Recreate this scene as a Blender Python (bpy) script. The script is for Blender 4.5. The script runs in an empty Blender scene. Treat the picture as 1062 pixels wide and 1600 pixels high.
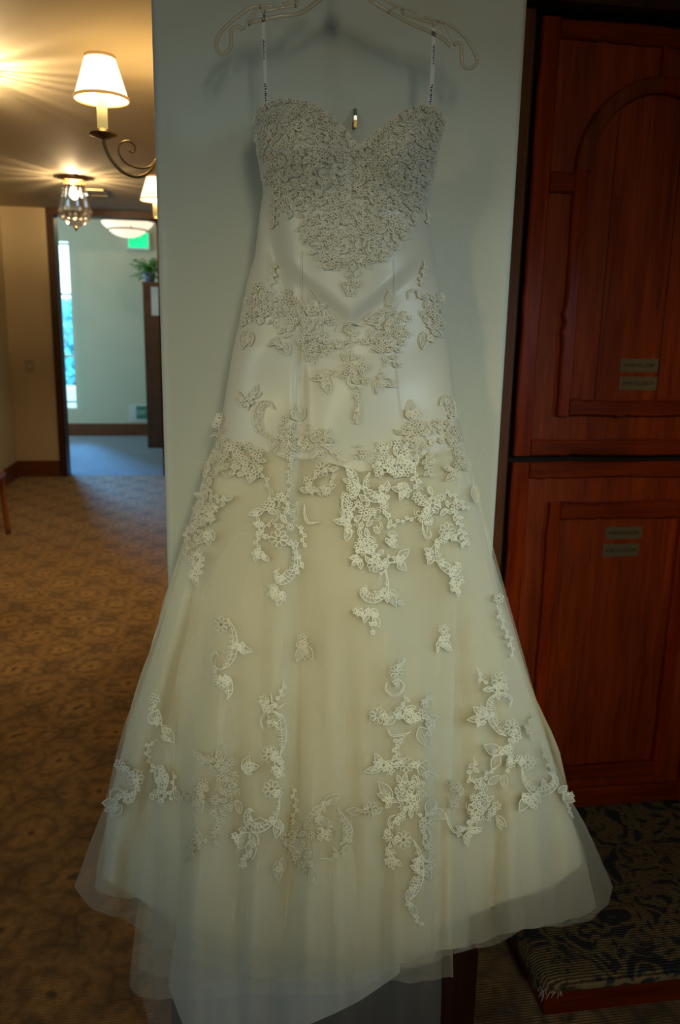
import bpy, bmesh, math, random
import numpy as np
from mathutils import Vector, Matrix

# ------------------------------------------------------------------ camera, world, lights, exposure
FPX = 1250.0
CAM = (0.0, 0.0, 1.45)
YAW, PIT, ROL = math.radians(9), math.radians(12.5), math.radians(1.12)
RM = Matrix.Rotation(-YAW, 3, 'Z') @ Matrix.Rotation(math.pi/2-PIT, 3, 'X') @ Matrix.Rotation(ROL, 3, 'Z')
R = np.array(RM)
col = bpy.context.scene.collection
cd = bpy.data.cameras.new('camera'); cam = bpy.data.objects.new('camera', cd); col.objects.link(cam)
cam.location = CAM; cam.rotation_euler = RM.to_euler()
cd.sensor_fit = 'VERTICAL'; cd.sensor_height = 36; cd.sensor_width = 36*1062/1600
cd.lens = 36*FPX/1600; cd.clip_start = 0.02; cd.clip_end = 200
cd.dof.use_dof = True; cd.dof.focus_distance = 1.2; cd.dof.aperture_fstop = 5.6
bpy.context.scene.camera = cam
vs = bpy.context.scene.view_settings
vs.view_transform = 'Standard'; vs.look = 'None'; vs.exposure = 0.0; vs.gamma = 1; vs.use_curve_mapping = False
cy = bpy.context.scene.cycles
cy.max_bounces = 6; cy.transparent_max_bounces = 24; cy.sample_clamp_indirect = 0.9
cy.caustics_refractive = False; cy.caustics_reflective = False

w = bpy.data.worlds.new('daylight'); bpy.context.scene.world = w; w.use_nodes = True
wn = w.node_tree; wn.nodes.clear()
wo = wn.nodes.new('ShaderNodeOutputWorld'); wb = wn.nodes.new('ShaderNodeBackground')
wb.inputs[0].default_value = (0.62, 0.85, 1.0, 1); wb.inputs[1].default_value = 3.0
wn.links.new(wb.outputs[0], wo.inputs[0])

def light(name, kind, loc, energy, color, size=0.1, size_y=None, aim=None, portal=False, spread=None):
    ld = bpy.data.lights.new(name, kind); ld.energy = energy; ld.color = color
    if kind == 'AREA':
        ld.size = size
        if size_y: ld.shape = 'RECTANGLE'; ld.size_y = size_y
        if spread: ld.spread = math.radians(spread)
    elif kind == 'SUN': ld.angle = size
    else: ld.shadow_soft_size = size
    o = bpy.data.objects.new(name, ld); col.objects.link(o); o.location = loc
    if aim is not None:
        o.rotation_euler = (Vector(aim)-Vector(loc)).to_track_quat('-Z', 'Y').to_euler()
    return o
def spot(name, loc, energy, color, aim, deg, soft=.08, blend=1.0):
    o = light(name, 'SPOT', loc, energy, color, soft, aim=aim)
    o.data.spot_size = math.radians(deg); o.data.spot_blend = blend; return o
# pale daylight through the far window, falling through the doorway
light('daylight_sun', 'SUN', (-3.5, 16, 6), 12.0, (0.12, 0.45, 1.0), math.radians(14), aim=(-3.5+1.23, 16-3.44, 6-1.55))
light('assumed_far_side_daylight', 'AREA', (-4.3, 10.2, 1.7), 60, (0.45, 0.78, 1.0), 1.6, 1.6, aim=(-.8, 10.4, .9))  # assumed daylight from the far room's left; added area light, no window there
# assumed unseen sources: rear, left and right daylight, warm spots, and added fill lamps
light('assumed_rear_daylight', 'AREA', (0.35, -2.2, 2.25), 1.0, (0.85, 0.92, 0.84), 0.5, 0.5, aim=(0.30, 1.4, 1.02), spread=46)  # assumed daylight from high behind the camera; area light, no window built
light('assumed_left_daylight', 'AREA', (-1.7, -0.2, 1.5), 0.9, (0.35, 0.75, 1.0), 0.6, 0.9, aim=(0.1, 1.4, 1.2), spread=60)  # added cool area light for assumed daylight from the left; no window there
spot('assumed_right_daylight', (2.0, -0.15, 1.65), 54, (0.60, 0.86, 1.0), (0.36, 1.40, 1.10), 44, .16)  # added cool spot, blue light from the right is assumed; no window there
spot('assumed_warm_left', (-1.15, -0.25, 1.85), 27, (1.0, 0.80, 0.33), (0.38, 1.35, 1.10), 38)  # unseen spot for an assumed warm source at front left
spot('assumed_warm_center', (0.45, -1.1, 2.3), 44, (1.0, 0.88, 0.33), (0.34, 1.35, 0.90), 25)  # unseen spot added for an assumed warm overhead source
spot('wardrobe_fill_spot', (0.75, -1.0, 2.2), 15, (1.0, 0.75, 0.40), (1.12, 1.95, 1.0), 32)  # unseen fill spot added to brighten the wardrobe
light('near_ceiling_fill', 'POINT', (0.35, -0.9, 2.4), 7.5, (1.0, 0.84, 0.50), .12)  # unseen warm fill added to lift the top of the wall

# ------------------------------------------------------------------ helpers
def world_at(px, py, Y):
    px = np.asarray(px, float); py = np.asarray(py, float); Y = np.asarray(Y, float)
    v = np.stack([(px-531)/FPX, (800-py)/FPX, -np.ones_like(px)], -1) @ R.T
    t = (Y-CAM[1])/v[..., 1]
    return np.array(CAM) + t[..., None]*v

def link(name, me, mat=None, parent=None):
    o = bpy.data.objects.new(name, me); col.objects.link(o)
    if mat is not None and not len(me.materials): me.materials.append(mat)
    if parent is not None: o.parent = parent; o.matrix_parent_inverse = parent.matrix_basis.inverted()
    return o
def tag(o, label=None, cat=None, group=None, kind=None):
    if label: o['label'] = label
    if cat: o['category'] = cat
    if group: o['group'] = group
    if kind: o['kind'] = kind
    return o
def thing(name, loc, label, cat, group=None):
    o = bpy.data.objects.new(name, None); col.objects.link(o); o.location = loc; o.empty_display_size = .05
    return tag(o, label, cat, group)

class MB:
    def __init__(s): s.v = []; s.f = []; s.sm = False
    def add(s, vs, fs):
        b = len(s.v); s.v += [tuple(map(float, p)) for p in vs]; s.f += [tuple(i+b for i in f) for f in fs]; return s
    def box(s, a, b):
        x0, y0, z0 = a; x1, y1, z1 = b
        return s.add([(x0,y0,z0),(x1,y0,z0),(x1,y1,z0),(x0,y1,z0),(x0,y0,z1),(x1,y0,z1),(x1,y1,z1),(x0,y1,z1)],
                     [(0,3,2,1),(4,5,6,7),(0,1,5,4),(1,2,6,5),(2,3,7,6),(3,0,4,7)])
    def lathe(s, c, prof, n=24, cap=False):
        vs = []; fs = []
        for r, z in prof:
            for k in range(n):
                a = 2*math.pi*k/n; vs.append((c[0]+r*math.cos(a), c[1]+r*math.sin(a), c[2]+z))
        for j in range(len(prof)-1):
            for k in range(n):
                fs.append((j*n+k, j*n+(k+1)%n, (j+1)*n+(k+1)%n, (j+1)*n+k))
        if cap: fs.append(tuple(range(n))[::-1]); fs.append(tuple((len(prof)-1)*n+k for k in range(n)))
        return s.add(vs, fs)
    def tube(s, pts, r, n=8, cap=True):
        pts = [Vector(p) for p in pts]; m = len(pts)
        rr = r if isinstance(r, (list, tuple)) else [r]*m
        vs = []; fs = []; prev = None
        for i, p in enumerate(pts):
            t = (pts[min(i+1, m-1)]-pts[max(i-1, 0)])
            if t.length < 1e-9: t = Vector((0,0,1))
            t.normalize()
            if prev is None:
                u = t.cross(Vector((0,1,0)))
                if u.length < .1: u = t.cross(Vector((1,0,0)))
            else: u = prev - t*prev.dot(t)
            u.normalize(); prev = u; q = t.cross(u)
            for k in range(n):
                a = 2*math.pi*k/n; vs.append(p+(u*math.cos(a)+q*math.sin(a))*rr[i])
        for i in range(m-1):
            for k in range(n): fs.append((i*n+k, i*n+(k+1)%n, (i+1)*n+(k+1)%n, (i+1)*n+k))
        if cap: fs.append(tuple(range(n))[::-1]); fs.append(tuple((m-1)*n+k for k in range(n)))
        return s.add(vs, fs)
    def build(s, name, mat, parent=None, smooth=False, bevel=0):
        me = bpy.data.meshes.new(name); me.from_pydata(s.v, [], s.f); me.update()
        if smooth: me.polygons.foreach_set('use_smooth', [True]*len(me.polygons))
        bm = bmesh.new(); bm.from_mesh(me)
        if bevel:
            bmesh.ops.bevel(bm, geom=list(bm.edges), offset=bevel, segments=2, affect='EDGES', clamp_overlap=True)
        bmesh.ops.recalc_face_normals(bm, faces=bm.faces); bm.to_mesh(me); bm.free()
        return link(name, me, mat, parent)

def smooth_line(pts, n=8):
    """Catmull-Rom through 2-D or 3-D points"""
    P = [np.array(p, float) for p in pts]
    if len(P) < 3: 
        return [P[0]+(P[1]-P[0])*k/n for k in range(n+1)]
    P = [2*P[0]-P[1]]+P+[2*P[-1]-P[-2]]; out = []
    for i in range(1, len(P)-2):
        for k in range(n):
            t = k/n; a, b, c, d = P[i-1], P[i], P[i+1], P[i+2]
            out.append(.5*((2*b)+(-a+c)*t+(2*a-5*b+4*c-d)*t*t+(-a+3*b-3*c+d)*t**3))
    out.append(P[-2]); return out

# ------------------------------------------------------------------ materials
MATS = {}
def mat(name, base=(.8,.8,.8), rough=.5, metal=0, **kw):
    m = bpy.data.materials.new(name); m.use_nodes = True; MATS[name] = m
    b = m.node_tree.nodes['Principled BSDF']
    b.inputs['Base Color'].default_value = (*base, 1); b.inputs['Roughness'].default_value = rough
    b.inputs['Metallic'].default_value = metal
    for k, v in kw.items():
        b.inputs[k.replace('_', ' ')].default_value = v
    return m
def nd(m, t, **inp):
    n = m.node_tree.nodes.new(t)
    for k, v in inp.items(): setattr(n, k, v)
    return n
def coords(m, scale=(1,1,1), rot=(0,0,0)):
    tc = nd(m, 'ShaderNodeTexCoord'); mp = nd(m, 'ShaderNodeMapping')
    mp.inputs['Scale'].default_value = scale; mp.inputs['Rotation'].default_value = rot
    m.node_tree.links.new(tc.outputs['Object'], mp.inputs['Vector']); return mp.outputs[0]
def ramp(m, fac, stops):
    r = nd(m, 'ShaderNodeValToRGB'); e = r.color_ramp.elements
    while len(e) < len(stops): e.new(.5)
    for i, (p, c) in enumerate(stops): e[i].position = p; e[i].color = (*c, 1)
    m.node_tree.links.new(fac, r.inputs[0]); return r.outputs[0]
def noise(m, vec, scale, detail=4, rough=.5, dist=0):
    n = nd(m, 'ShaderNodeTexNoise'); n.inputs['Scale'].default_value = scale; n.inputs['Detail'].default_value = detail
    n.inputs['Roughness'].default_value = rough; n.inputs['Distortion'].default_value = dist
    m.node_tree.links.new(vec, n.inputs['Vector']); return n.outputs['Fac']
def bump(m, h, strength=.3, dist=.002):
    b = nd(m, 'ShaderNodeBump'); b.inputs['Strength'].default_value = strength; b.inputs['Distance'].default_value = dist
    m.node_tree.links.new(h, b.inputs['Height']); m.node_tree.links.new(b.outputs[0], m.node_tree.nodes['Principled BSDF'].inputs['Normal'])
def setcol(m, s): m.node_tree.links.new(s, m.node_tree.nodes['Principled BSDF'].inputs['Base Color'])
def mixc(m, a, b, fac, mode='MIX'):
    n = nd(m, 'ShaderNodeMix', data_type='RGBA', blend_type=mode)
    for s, i in ((a, 6), (b, 7), (fac, 0)):
        if isinstance(s, (tuple, float, int)): n.inputs[i].default_value = s
        else: m.node_tree.links.new(s, n.inputs[i])
    return n.outputs[2]
def mth(m, op, a, b=None):
    n = nd(m, 'ShaderNodeMath', operation=op)
    for i, s in enumerate((a, b)):
        if s is None: continue
        if isinstance(s, (float, int)): n.inputs[i].default_value = s
        else: m.node_tree.links.new(s, n.inputs[i])
    return n.outputs[0]

def plaster(name, c, bs=.35, sc=60):
    m = mat(name, c, .75); v = coords(m)
    n1 = noise(m, v, sc, 5, .6); n2 = noise(m, v, 3, 3)
    setcol(m, ramp(m, n2, [(.3, tuple(x*.95 for x in c)), (.7, c)]))
    bump(m, n1, bs, .002); return m
M_wall = plaster('plaster_wall', (.66, .65, .53), .7, 45)
M_hall = plaster('hall_wall_paint', (.66, .54, .34), .15)
M_far = plaster('far_room_paint', (.70, .68, .50), .15)
M_ceil = plaster('ceiling_paint', (.52, .45, .32), .15)
M_ceil_far = plaster('far_ceiling_paint', (.6, .6, .55), .1)

def wood(name, dark, light_, rough=.28, vertical=True, coat=.12):
    m = mat(name, light_, rough, Specular_IOR_Level=.3, Coat_Weight=coat, Coat_Roughness=.15)
    v = coords(m, (14, 14, 1.1) if vertical else (1.1, 14, 14))
    n1 = noise(m, v, 2.2, 6, .62, .6)
    v2 = coords(m, (60, 60, 3) if vertical else (3, 60, 60)); n2 = noise(m, v2, 3, 3)
    c1 = ramp(m, n1, [(.28, dark), (.72, light_)])
    setcol(m, mixc(m, c1, (*[x*.55 for x in dark], 1), ramp(m, n2, [(.25, (.55,)*3), (.5, (0,)*3)])))
    bump(m, n2, .12, .001); return m
M_cherry = wood('cherry_wood_vertical', (.17, .014, .001), (.42, .050, .003))
M_cherry_h = wood('cherry_wood_horizontal', (.13, .013, .001), (.32, .042, .003), vertical=False)
M_cherry_p = wood('cherry_panel', (.17, .019, .001), (.42, .060, .004), .5)
M_arch = wood('arch_wood', (.15, .022, .002), (.33, .062, .006), .4)
M_dark = wood('dark_wood', (.03, .010, .005), (.07, .022, .010), .5)
M_gap = mat('shadow_gap_wood', (.012, .006, .004), .8)
M_trim = wood('brown_trim', (.12, .035, .012), (.20, .065, .02), .45)
M_trim_h = wood('brown_trim_horizontal', (.12, .035, .012), (.21, .07, .02), .45, vertical=False)
M_case = wood('bookcase_wood', (.09, .035, .02), (.15, .06, .03), .5)
M_chair = wood('orange_wood', (.25, .08, .02), (.42, .16, .05), .35)

# hall carpet: medallions inside a diamond lattice, ribbed pile
def carpet(name, lo, mid, hi, sc=4.3, rib=True):
    m = mat(name, mid, .95, Sheen_Weight=.25, Sheen_Roughness=.4)
    v0 = coords(m, (1,1,1)); nt = m.node_tree
    nz = nd(m, 'ShaderNodeTexNoise'); nz.inputs['Scale'].default_value = 9; nt.links.new(v0, nz.inputs['Vector'])
    ad = nd(m, 'ShaderNodeVectorMath', operation='MULTIPLY_ADD'); nt.links.new(nz.outputs['Color'], ad.inputs[0])
    ad.inputs[1].default_value = (.12, .12, 0); nt.links.new(v0, ad.inputs[2])
    mp = nd(m, 'ShaderNodeMapping'); mp.inputs['Scale'].default_value = (sc, sc*.8, 1); mp.inputs['Rotation'].default_value = (0, 0, math.radians(45))
    nt.links.new(ad.outputs[0], mp.inputs['Vector'])
    def vor(scale, feat='F1', dist='EUCLIDEAN'):
        n = nd(m, 'ShaderNodeTexVoronoi', voronoi_dimensions='2D', feature=feat, distance=dist)
        n.inputs['Scale'].default_value = scale; n.inputs['Randomness'].default_value = 0.0
        nt.links.new(mp.outputs[0], n.inputs['Vector']); return n.outputs['Distance']
    med = vor(1.0); small = vor(3.0); 
    k = ramp(m, med, [(0, (.1,)*3), (.07, (.9,)*3), (.18, (1,)*3), (.27, (.5,)*3), (.33, (.85,)*3), (.5, (.7,)*3), (.6, (.28,)*3), (.66, (.75,)*3)])
    k2 = ramp(m, small, [(.1, (.35,)*3), (.22, (1,)*3), (.45, (.8,)*3), (.6, (.35,)*3)])
    kk = mixc(m, k, k2, .55, 'MULTIPLY')
    fine = noise(m, v0, 45, 4, .7)
    kf = mixc(m, kk, ramp(m, fine, [(.35, (.55,)*3), (.65, (1.1,)*3)]), .8, 'MULTIPLY')
    base = ramp(m, kf, [(.0, lo), (.4, mid), (.95, hi)])
    if rib:
        wv = nd(m, 'ShaderNodeTexWave', bands_direction='Y'); wv.inputs['Scale'].default_value = 45; wv.inputs['Distortion'].default_value = 1.2
        wv.inputs['Detail'].default_value = 2; nt.links.new(v0, wv.inputs['Vector'])
        base = mixc(m, base, ramp(m, wv.outputs['Fac'], [(.2, (.35,)*3), (.6, (1,)*3)]), .7, 'MULTIPLY')
        bump(m, wv.outputs['Fac'], .6, .004)
    setcol(m, base); return m
M_carpet = carpet('patterned_carpet', (.04, .03, .035), (.25, .16, .07), (.60, .38, .15))
M_carpet3 = carpet('far_carpet_daylight_tint', (.14, .18, .21), (.19, .24, .28), (.22, .28, .33))  # far room floor, blue daylight sheen tinted into its colour
def dark_carpet():
    m = mat('ribbed_dark_carpet', (.1,.07,.03), .95); nt = m.node_tree
    v0 = coords(m); n1 = noise(m, v0, 13, 3, .55, 1.3)
    sw = ramp(m, n1, [(.40, (.04, .045, .06)), (.47, (.27, .20, .09)), (.56, (.29, .21, .10)), (.60, (.05, .055, .07))])
    wv = nd(m, 'ShaderNodeTexWave', bands_direction='Y'); wv.inputs['Scale'].default_value = 44; wv.inputs['Distortion'].default_value = 2.5
    wv.inputs['Detail'].default_value = 3; wv.inputs['Detail Scale'].default_value = 4; nt.links.new(v0, wv.inputs['Vector'])
    setcol(m, mixc(m, sw, ramp(m, wv.outputs['Fac'], [(.3, (.2,)*3), (.7, (1.3,)*3)]), .85, 'MULTIPLY'))
    bump(m, wv.outputs['Fac'], .8, .004); return m
M_carpet2 = dark_carpet()

M_brass = mat('aged_brass', (.36, .22, .09), .35, 1)
M_iron = mat('bronze_metal', (.22, .16, .09), .35, 1)
M_plate = mat('brushed_brass_plate', (.20, .15, .08), .55, .2)
M_ink = mat('engraved_ink', (.02, .018, .015), .7)
M_white = mat('white_plastic', (.75, .75, .72), .5)
M_silver = mat('silver_metal', (.7, .7, .68), .25, 1)
M_greenp = mat('green_paint', (.03, .10, .06), .4)
M_paper = mat('white_paper', (.72, .80, .85), .7)
M_candle = mat('candle_sleeve', (.85, .70, .35), .5, Emission_Color=(1, .75, .25, 1), Emission_Strength=.45)
def emis(name, c, s):
    m = mat(name, c, .5); b = m.node_tree.nodes['Principled BSDF']
    b.inputs['Emission Color'].default_value = (*c, 1); b.inputs['Emission Strength'].default_value = s; return m
M_shade = emis('lamp_shade_fabric', (1, .86, .56), 2.3)
M_shade_in = emis('lamp_shade_lining', (1, .9, .6), 3.0)
M_shtrim = emis('shade_trim', (.9, .45, .12), .5)
M_bulb = emis('glowing_bulb', (1, .85, .55), 14)
M_bowl = emis('alabaster_glass', (1, .80, .58), 1.15)
M_exit = emis('exit_green', (.0, .80, .30), 1.0)
M_exit2 = emis('exit_letter_green', (.0, .45, .18), .7)
M_leafg = mat('plant_leaf', (.09, .30, .04), .5, Transmission_Weight=0)
M_pot = mat('glazed_pot', (.25, .3, .42), .3)
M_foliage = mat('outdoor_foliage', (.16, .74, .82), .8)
M_van = mat('white_van_paint', (.9, .9, .9), .4)
M_ground = mat('outdoor_ground', (.5, .5, .5), .9)

def glass(name, c, clear=.5, rough=.03, ior=1.45):
    m = bpy.data.materials.new(name); m.use_nodes = True; nt = m.node_tree; nt.nodes.clear()
    o = nt.nodes.new('ShaderNodeOutputMaterial'); mx = nt.nodes.new('ShaderNodeMixShader'); t = nt.nodes.new('ShaderNodeBsdfTransparent')
    g = nt.nodes.new('ShaderNodeBsdfGlass'); g.inputs['Roughness'].default_value = rough; g.inputs['IOR'].default_value = ior
    g.inputs['Color'].default_value = (*c, 1); t.inputs['Color'].default_value = (*c, 1); mx.inputs[0].default_value = 1-clear
    nt.links.new(t.outputs[0], mx.inputs[1]); nt.links.new(g.outputs[0], mx.inputs[2]); nt.links.new(mx.outputs[0], o.inputs[0]); return m
M_acrylic = glass('clear_acrylic', (1, .93, .86), .22, .10, 1.49)
M_crystal_g = glass('cut_glass', (.97, .97, 1), .45, .05)
M_pane = glass('window_pane', (.98, 1, 1), .92, 0)

def cloth_mat(name, c, rough=.45, trans=.12, sheen=.3, weave=900):
    m = mat(name, c, rough, Sheen_Weight=sheen, Sheen_Roughness=.5)
    b = m.node_tree.nodes['Principled BSDF']; b.inputs['Specular IOR Level'].default_value = .35
    v = coords(m); bump(m, noise(m, v, weave, 2), .08, .0005); return m
M_satin = cloth_mat('ivory_satin', (.66, .62, .505), .36)
M_lining = cloth_mat('lining_fabric', (.60, .60, .56), .5)
def tulle_mat(name, c, dens):
    m = bpy.data.materials.new(name); m.use_nodes = True; nt = m.node_tree; nt.nodes.clear()
    o = nt.nodes.new('ShaderNodeOutputMaterial'); mx = nt.nodes.new('ShaderNodeMixShader'); t = nt.nodes.new('ShaderNodeBsdfTransparent')
    d = nt.nodes.new('ShaderNodeBsdfDiffuse'); d.inputs[0].default_value = (*c, 1)
    tr = nt.nodes.new('ShaderNodeBsdfTranslucent'); tr.inputs[0].default_value = (*c, 1)
    m2 = nt.nodes.new('ShaderNodeMixShader'); m2.inputs[0].default_value = .2
    lw = nt.nodes.new('ShaderNodeLayerWeight'); lw.inputs[0].default_value = .25       # a net looks denser edge-on
    mr = nt.nodes.new('ShaderNodeMapRange'); mr.inputs['From Min'].default_value = 0; mr.inputs['From Max'].default_value = 1
    mr.inputs['To Min'].default_value = dens; mr.inputs['To Max'].default_value = min(1, dens+.5)
    nt.links.new(lw.outputs['Facing'], mr.inputs['Value']); nt.links.new(mr.outputs[0], mx.inputs[0])
    nt.links.new(d.outputs[0], m2.inputs[1]); nt.links.new(tr.outputs[0], m2.inputs[2])
    nt.links.new(t.outputs[0], mx.inputs[1]); nt.links.new(m2.outputs[0], mx.inputs[2]); nt.links.new(mx.outputs[0], o.inputs[0]); return m
M_tulle = tulle_mat('ivory_tulle', (.97, .91, .72), .14)
M_tulle2 = tulle_mat('inner_tulle', (.93, .90, .74), .25)
M_tulle3 = tulle_mat('train_tulle', (.70, .74, .72), .13)
M_cord = mat('lace_cord', (.84, .81, .69), .5)
M_cord_d = mat('lace_cord_warm', (.71, .65, .51), .5)
M_net = tulle_mat('lace_net', (.86, .83, .71), .30)
M_bead = mat('glass_bead', (.46, .37, .23), .2, .4)
M_crys = mat('crystal_bead', (.9, .95, 1), .12, .7)
M_ribbon = mat('white_ribbon', (.72, .66, .62), .5)

# ------------------------------------------------------------------ setting
def struct(name, mb, m, label=None):
    o = mb.build(name, m); o['kind'] = 'structure'
    if label: o['label'] = label
    return o
XL, YB, ZC = -1.96, 8.31, 2.562
XW0, XW1, YW = -0.087, 0.512, 1.38
struct('floor', MB().box((XL-.1, -3.2, -.06), (2.75, YB+.02, 0)), M_carpet, 'brown patterned hall carpet')
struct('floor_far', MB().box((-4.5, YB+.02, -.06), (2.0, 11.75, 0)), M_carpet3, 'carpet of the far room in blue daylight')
struct('ceiling', MB().box((XL-.1, -3.2, ZC), (2.75, YB, ZC+.08)), M_ceil)
struct('ceiling_far', MB().box((-4.5, YB, 3.05), (2.0, 11.75, 3.12)), M_ceil_far)
struct('wall_left', MB().box((XL-.1, -3.2, 0), (XL, YB, ZC)), M_hall)
struct('wall_rear', MB().box((XL-.1, -3.3, 0), (2.75, -3.2, ZC)), M_wall)
struct('wall_right', MB().box((2.65, -3.2, 0), (2.75, 2.6, ZC)), M_wall)
struct('wall_back', MB().box((XL-.1, YB, 0), (-1.52, YB+.14, 3.05)).box((-.47, YB, 0), (2.0, YB+.14, 3.05)).box((-1.52, YB, 2.575), (-.47, YB+.14, 3.05)), M_hall)
struct('wall_far', MB().box((-4.5, 11.6, 0), (-3.4, 11.75, 3.05)).box((-1.85, 11.6, 0), (2.0, 11.75, 3.05)).box((-3.4, 11.6, 0), (-1.85, 11.75, .36)).box((-3.4, 11.6, 2.60), (-1.85, 11.75, 3.05)), M_far)
struct('wall_far_left', MB().box((-4.6, YB+.14, 0), (-4.5, 11.75, 3.05)), M_far)
struct('wall_far_right', MB().box((2.0, YB+.14, 0), (2.1, 11.75, 3.05)), M_far)
struct('wall_doorway_left', MB().box((-4.5, YB+.005, 0), (XL-.1, YB+.14, 3.05)), M_far)
# the wall the dress hangs on: rounded plaster corners, its left face is the right wall of the hall
bm = bmesh.new()
def rounded(x0, x1, y0, y1, z0, z1, r=.014):
    pts = []
    for cx, cy, a0 in ((x0+r, y0+r, 180), (x1-r, y0+r, 270)):
        for k in range(6):
            a = math.radians(a0+90*k/5); pts.append((cx+r*math.cos(a), cy+r*math.sin(a)))
    pts += [(x1, y1), (x0, y1)]
    n = len(pts); m = MB()
    m.add([(x, y, z0) for x, y in pts]+[(x, y, z1) for x, y in pts],
          [(i, (i+1) % n, n+(i+1) % n, n+i) for i in range(n)]+[tuple(range(n))[::-1], tuple(range(n, 2*n))])
    return m
wp = struct('wall_center', rounded(XW0, XW1, YW, 2.6, 0, ZC), M_wall, 'pale plaster wall end behind the dress')
wp2 = struct('wall_hall_right', MB().box((XW0, 2.6, 0), (.05, YB, ZC)), M_hall)
struct('wall_alcove', MB().box((XW1, 2.5, 0), (2.75, 2.6, ZC)), M_wall)
struct('baseboard_center', MB().box((XW0-.014, YW-.016, 0), (XW1+.014, YW, .20)).box((XW1, YW, 0), (XW1+.014, 2.5, .20)), M_dark)
struct('baseboard_left', MB().box((XL, -3.2, 0), (XL+.018, YB-.018, .158)), M_trim)
struct('baseboard_back', MB().box((XL, YB-.018, 0), (-1.53, YB, .158)), M_trim_h)
struct('baseboard_far', MB().box((-4.5, 11.58, 0), (2.0, 11.6, .17)), M_trim_h)
struct('baseboard_right', MB().box((XW0-.016, YW, 0), (XW0, YB, .158)), M_trim)
struct('trim_1', MB().box((-1.545, YB-.03, 0), (-1.475, YB+.17, 2.562)), M_dark, 'dark wooden left jamb of the doorway')
struct('trim_2', MB().box((-.53, YB-.03, 0), (-.455, YB+.17, 2.562)), M_dark, 'dark wooden right jamb of the doorway')
struct('trim_3', MB().box((-1.475, YB-.03, 2.50), (-.53, YB+.17, 2.562)), M_dark, 'dark wooden head of the doorway')
# far window
wf = MB()
for x in (-3.4, -2.62, -1.90): wf.box((x, 11.62, .36), (x+.05, 11.68, 2.60))
for z in (.36, .455, 1.08, 1.90, 2.55): wf.box((-3.35, 11.625, z), (-1.87, 11.675, z+.025))
wo_ = struct('window_1', wf, M_far, 'tall narrow window of the far room')
link('pane', MB().box((-3.38, 11.645, .38), (-1.88, 11.65, 2.58)).build('tmp', M_pane).data, M_pane, wo_)
bpy.data.objects.remove(bpy.data.objects['tmp'])
# outdoors beyond the window
struct('ground_outside', MB().box((-14, 11.8, -.35), (6, 40, -.3)), M_ground)
rnd = random.Random(4)
def hedge(x, y, h, rr):
    m = MB()
    for k in range(560):
        a = rnd.uniform(0, 6.283); r = rr*math.sqrt(rnd.random()); z = rnd.uniform(.1, h)
        c = Vector((x+r*math.cos(a), y+r*math.sin(a), z-.3)); s = rnd.uniform(.10, .17)
        u = Vector((rnd.gauss(0,1), rnd.gauss(0,1), rnd.gauss(0,1))).normalized()*s; v = u.orthogonal().normalized()*s*.6
        m.add([c-u, c+v, c+u, c-v], [(0,1,2,3)])
    return m
for i, (x, y, h) in enumerate(((-5.1, 16.5, 2.2), (-3.9, 16.9, 2.2), (-2.7, 16.4, 2.25), (-1.5, 16.8, 2.2))):
    t = thing('outdoor_shrub', (x, y, -.3), ['leftmost tall shrub outside the far window', 'second tall shrub from the left outside the far window', 'third tall shrub from the left outside the far window', 'rightmost tall shrub outside the far window'][i], 'shrub', 'shrubs outside the far window')
    hedge(x, y, h, .42).build('foliage', M_foliage, t)
    MB().tube([(x, y, -.3), (x+.03, y, h*.6)], [.07, .03]).build('stem', M_trim, t)
t = thing('parked_van', (-3.1, 14.6, -.3), 'white van parked outside the far window', 'van')
MB().box((-4.6, 14.2, -.12), (-1.4, 15.3, .46)).build('van_body', M_van, t, bevel=.08)
for x in (-4.0, -2.0):
    MB().tube([(x, 14.16, -.08), (x, 14.3, -.08)], .2, 16).build('wheel', M_gap, t)

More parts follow.
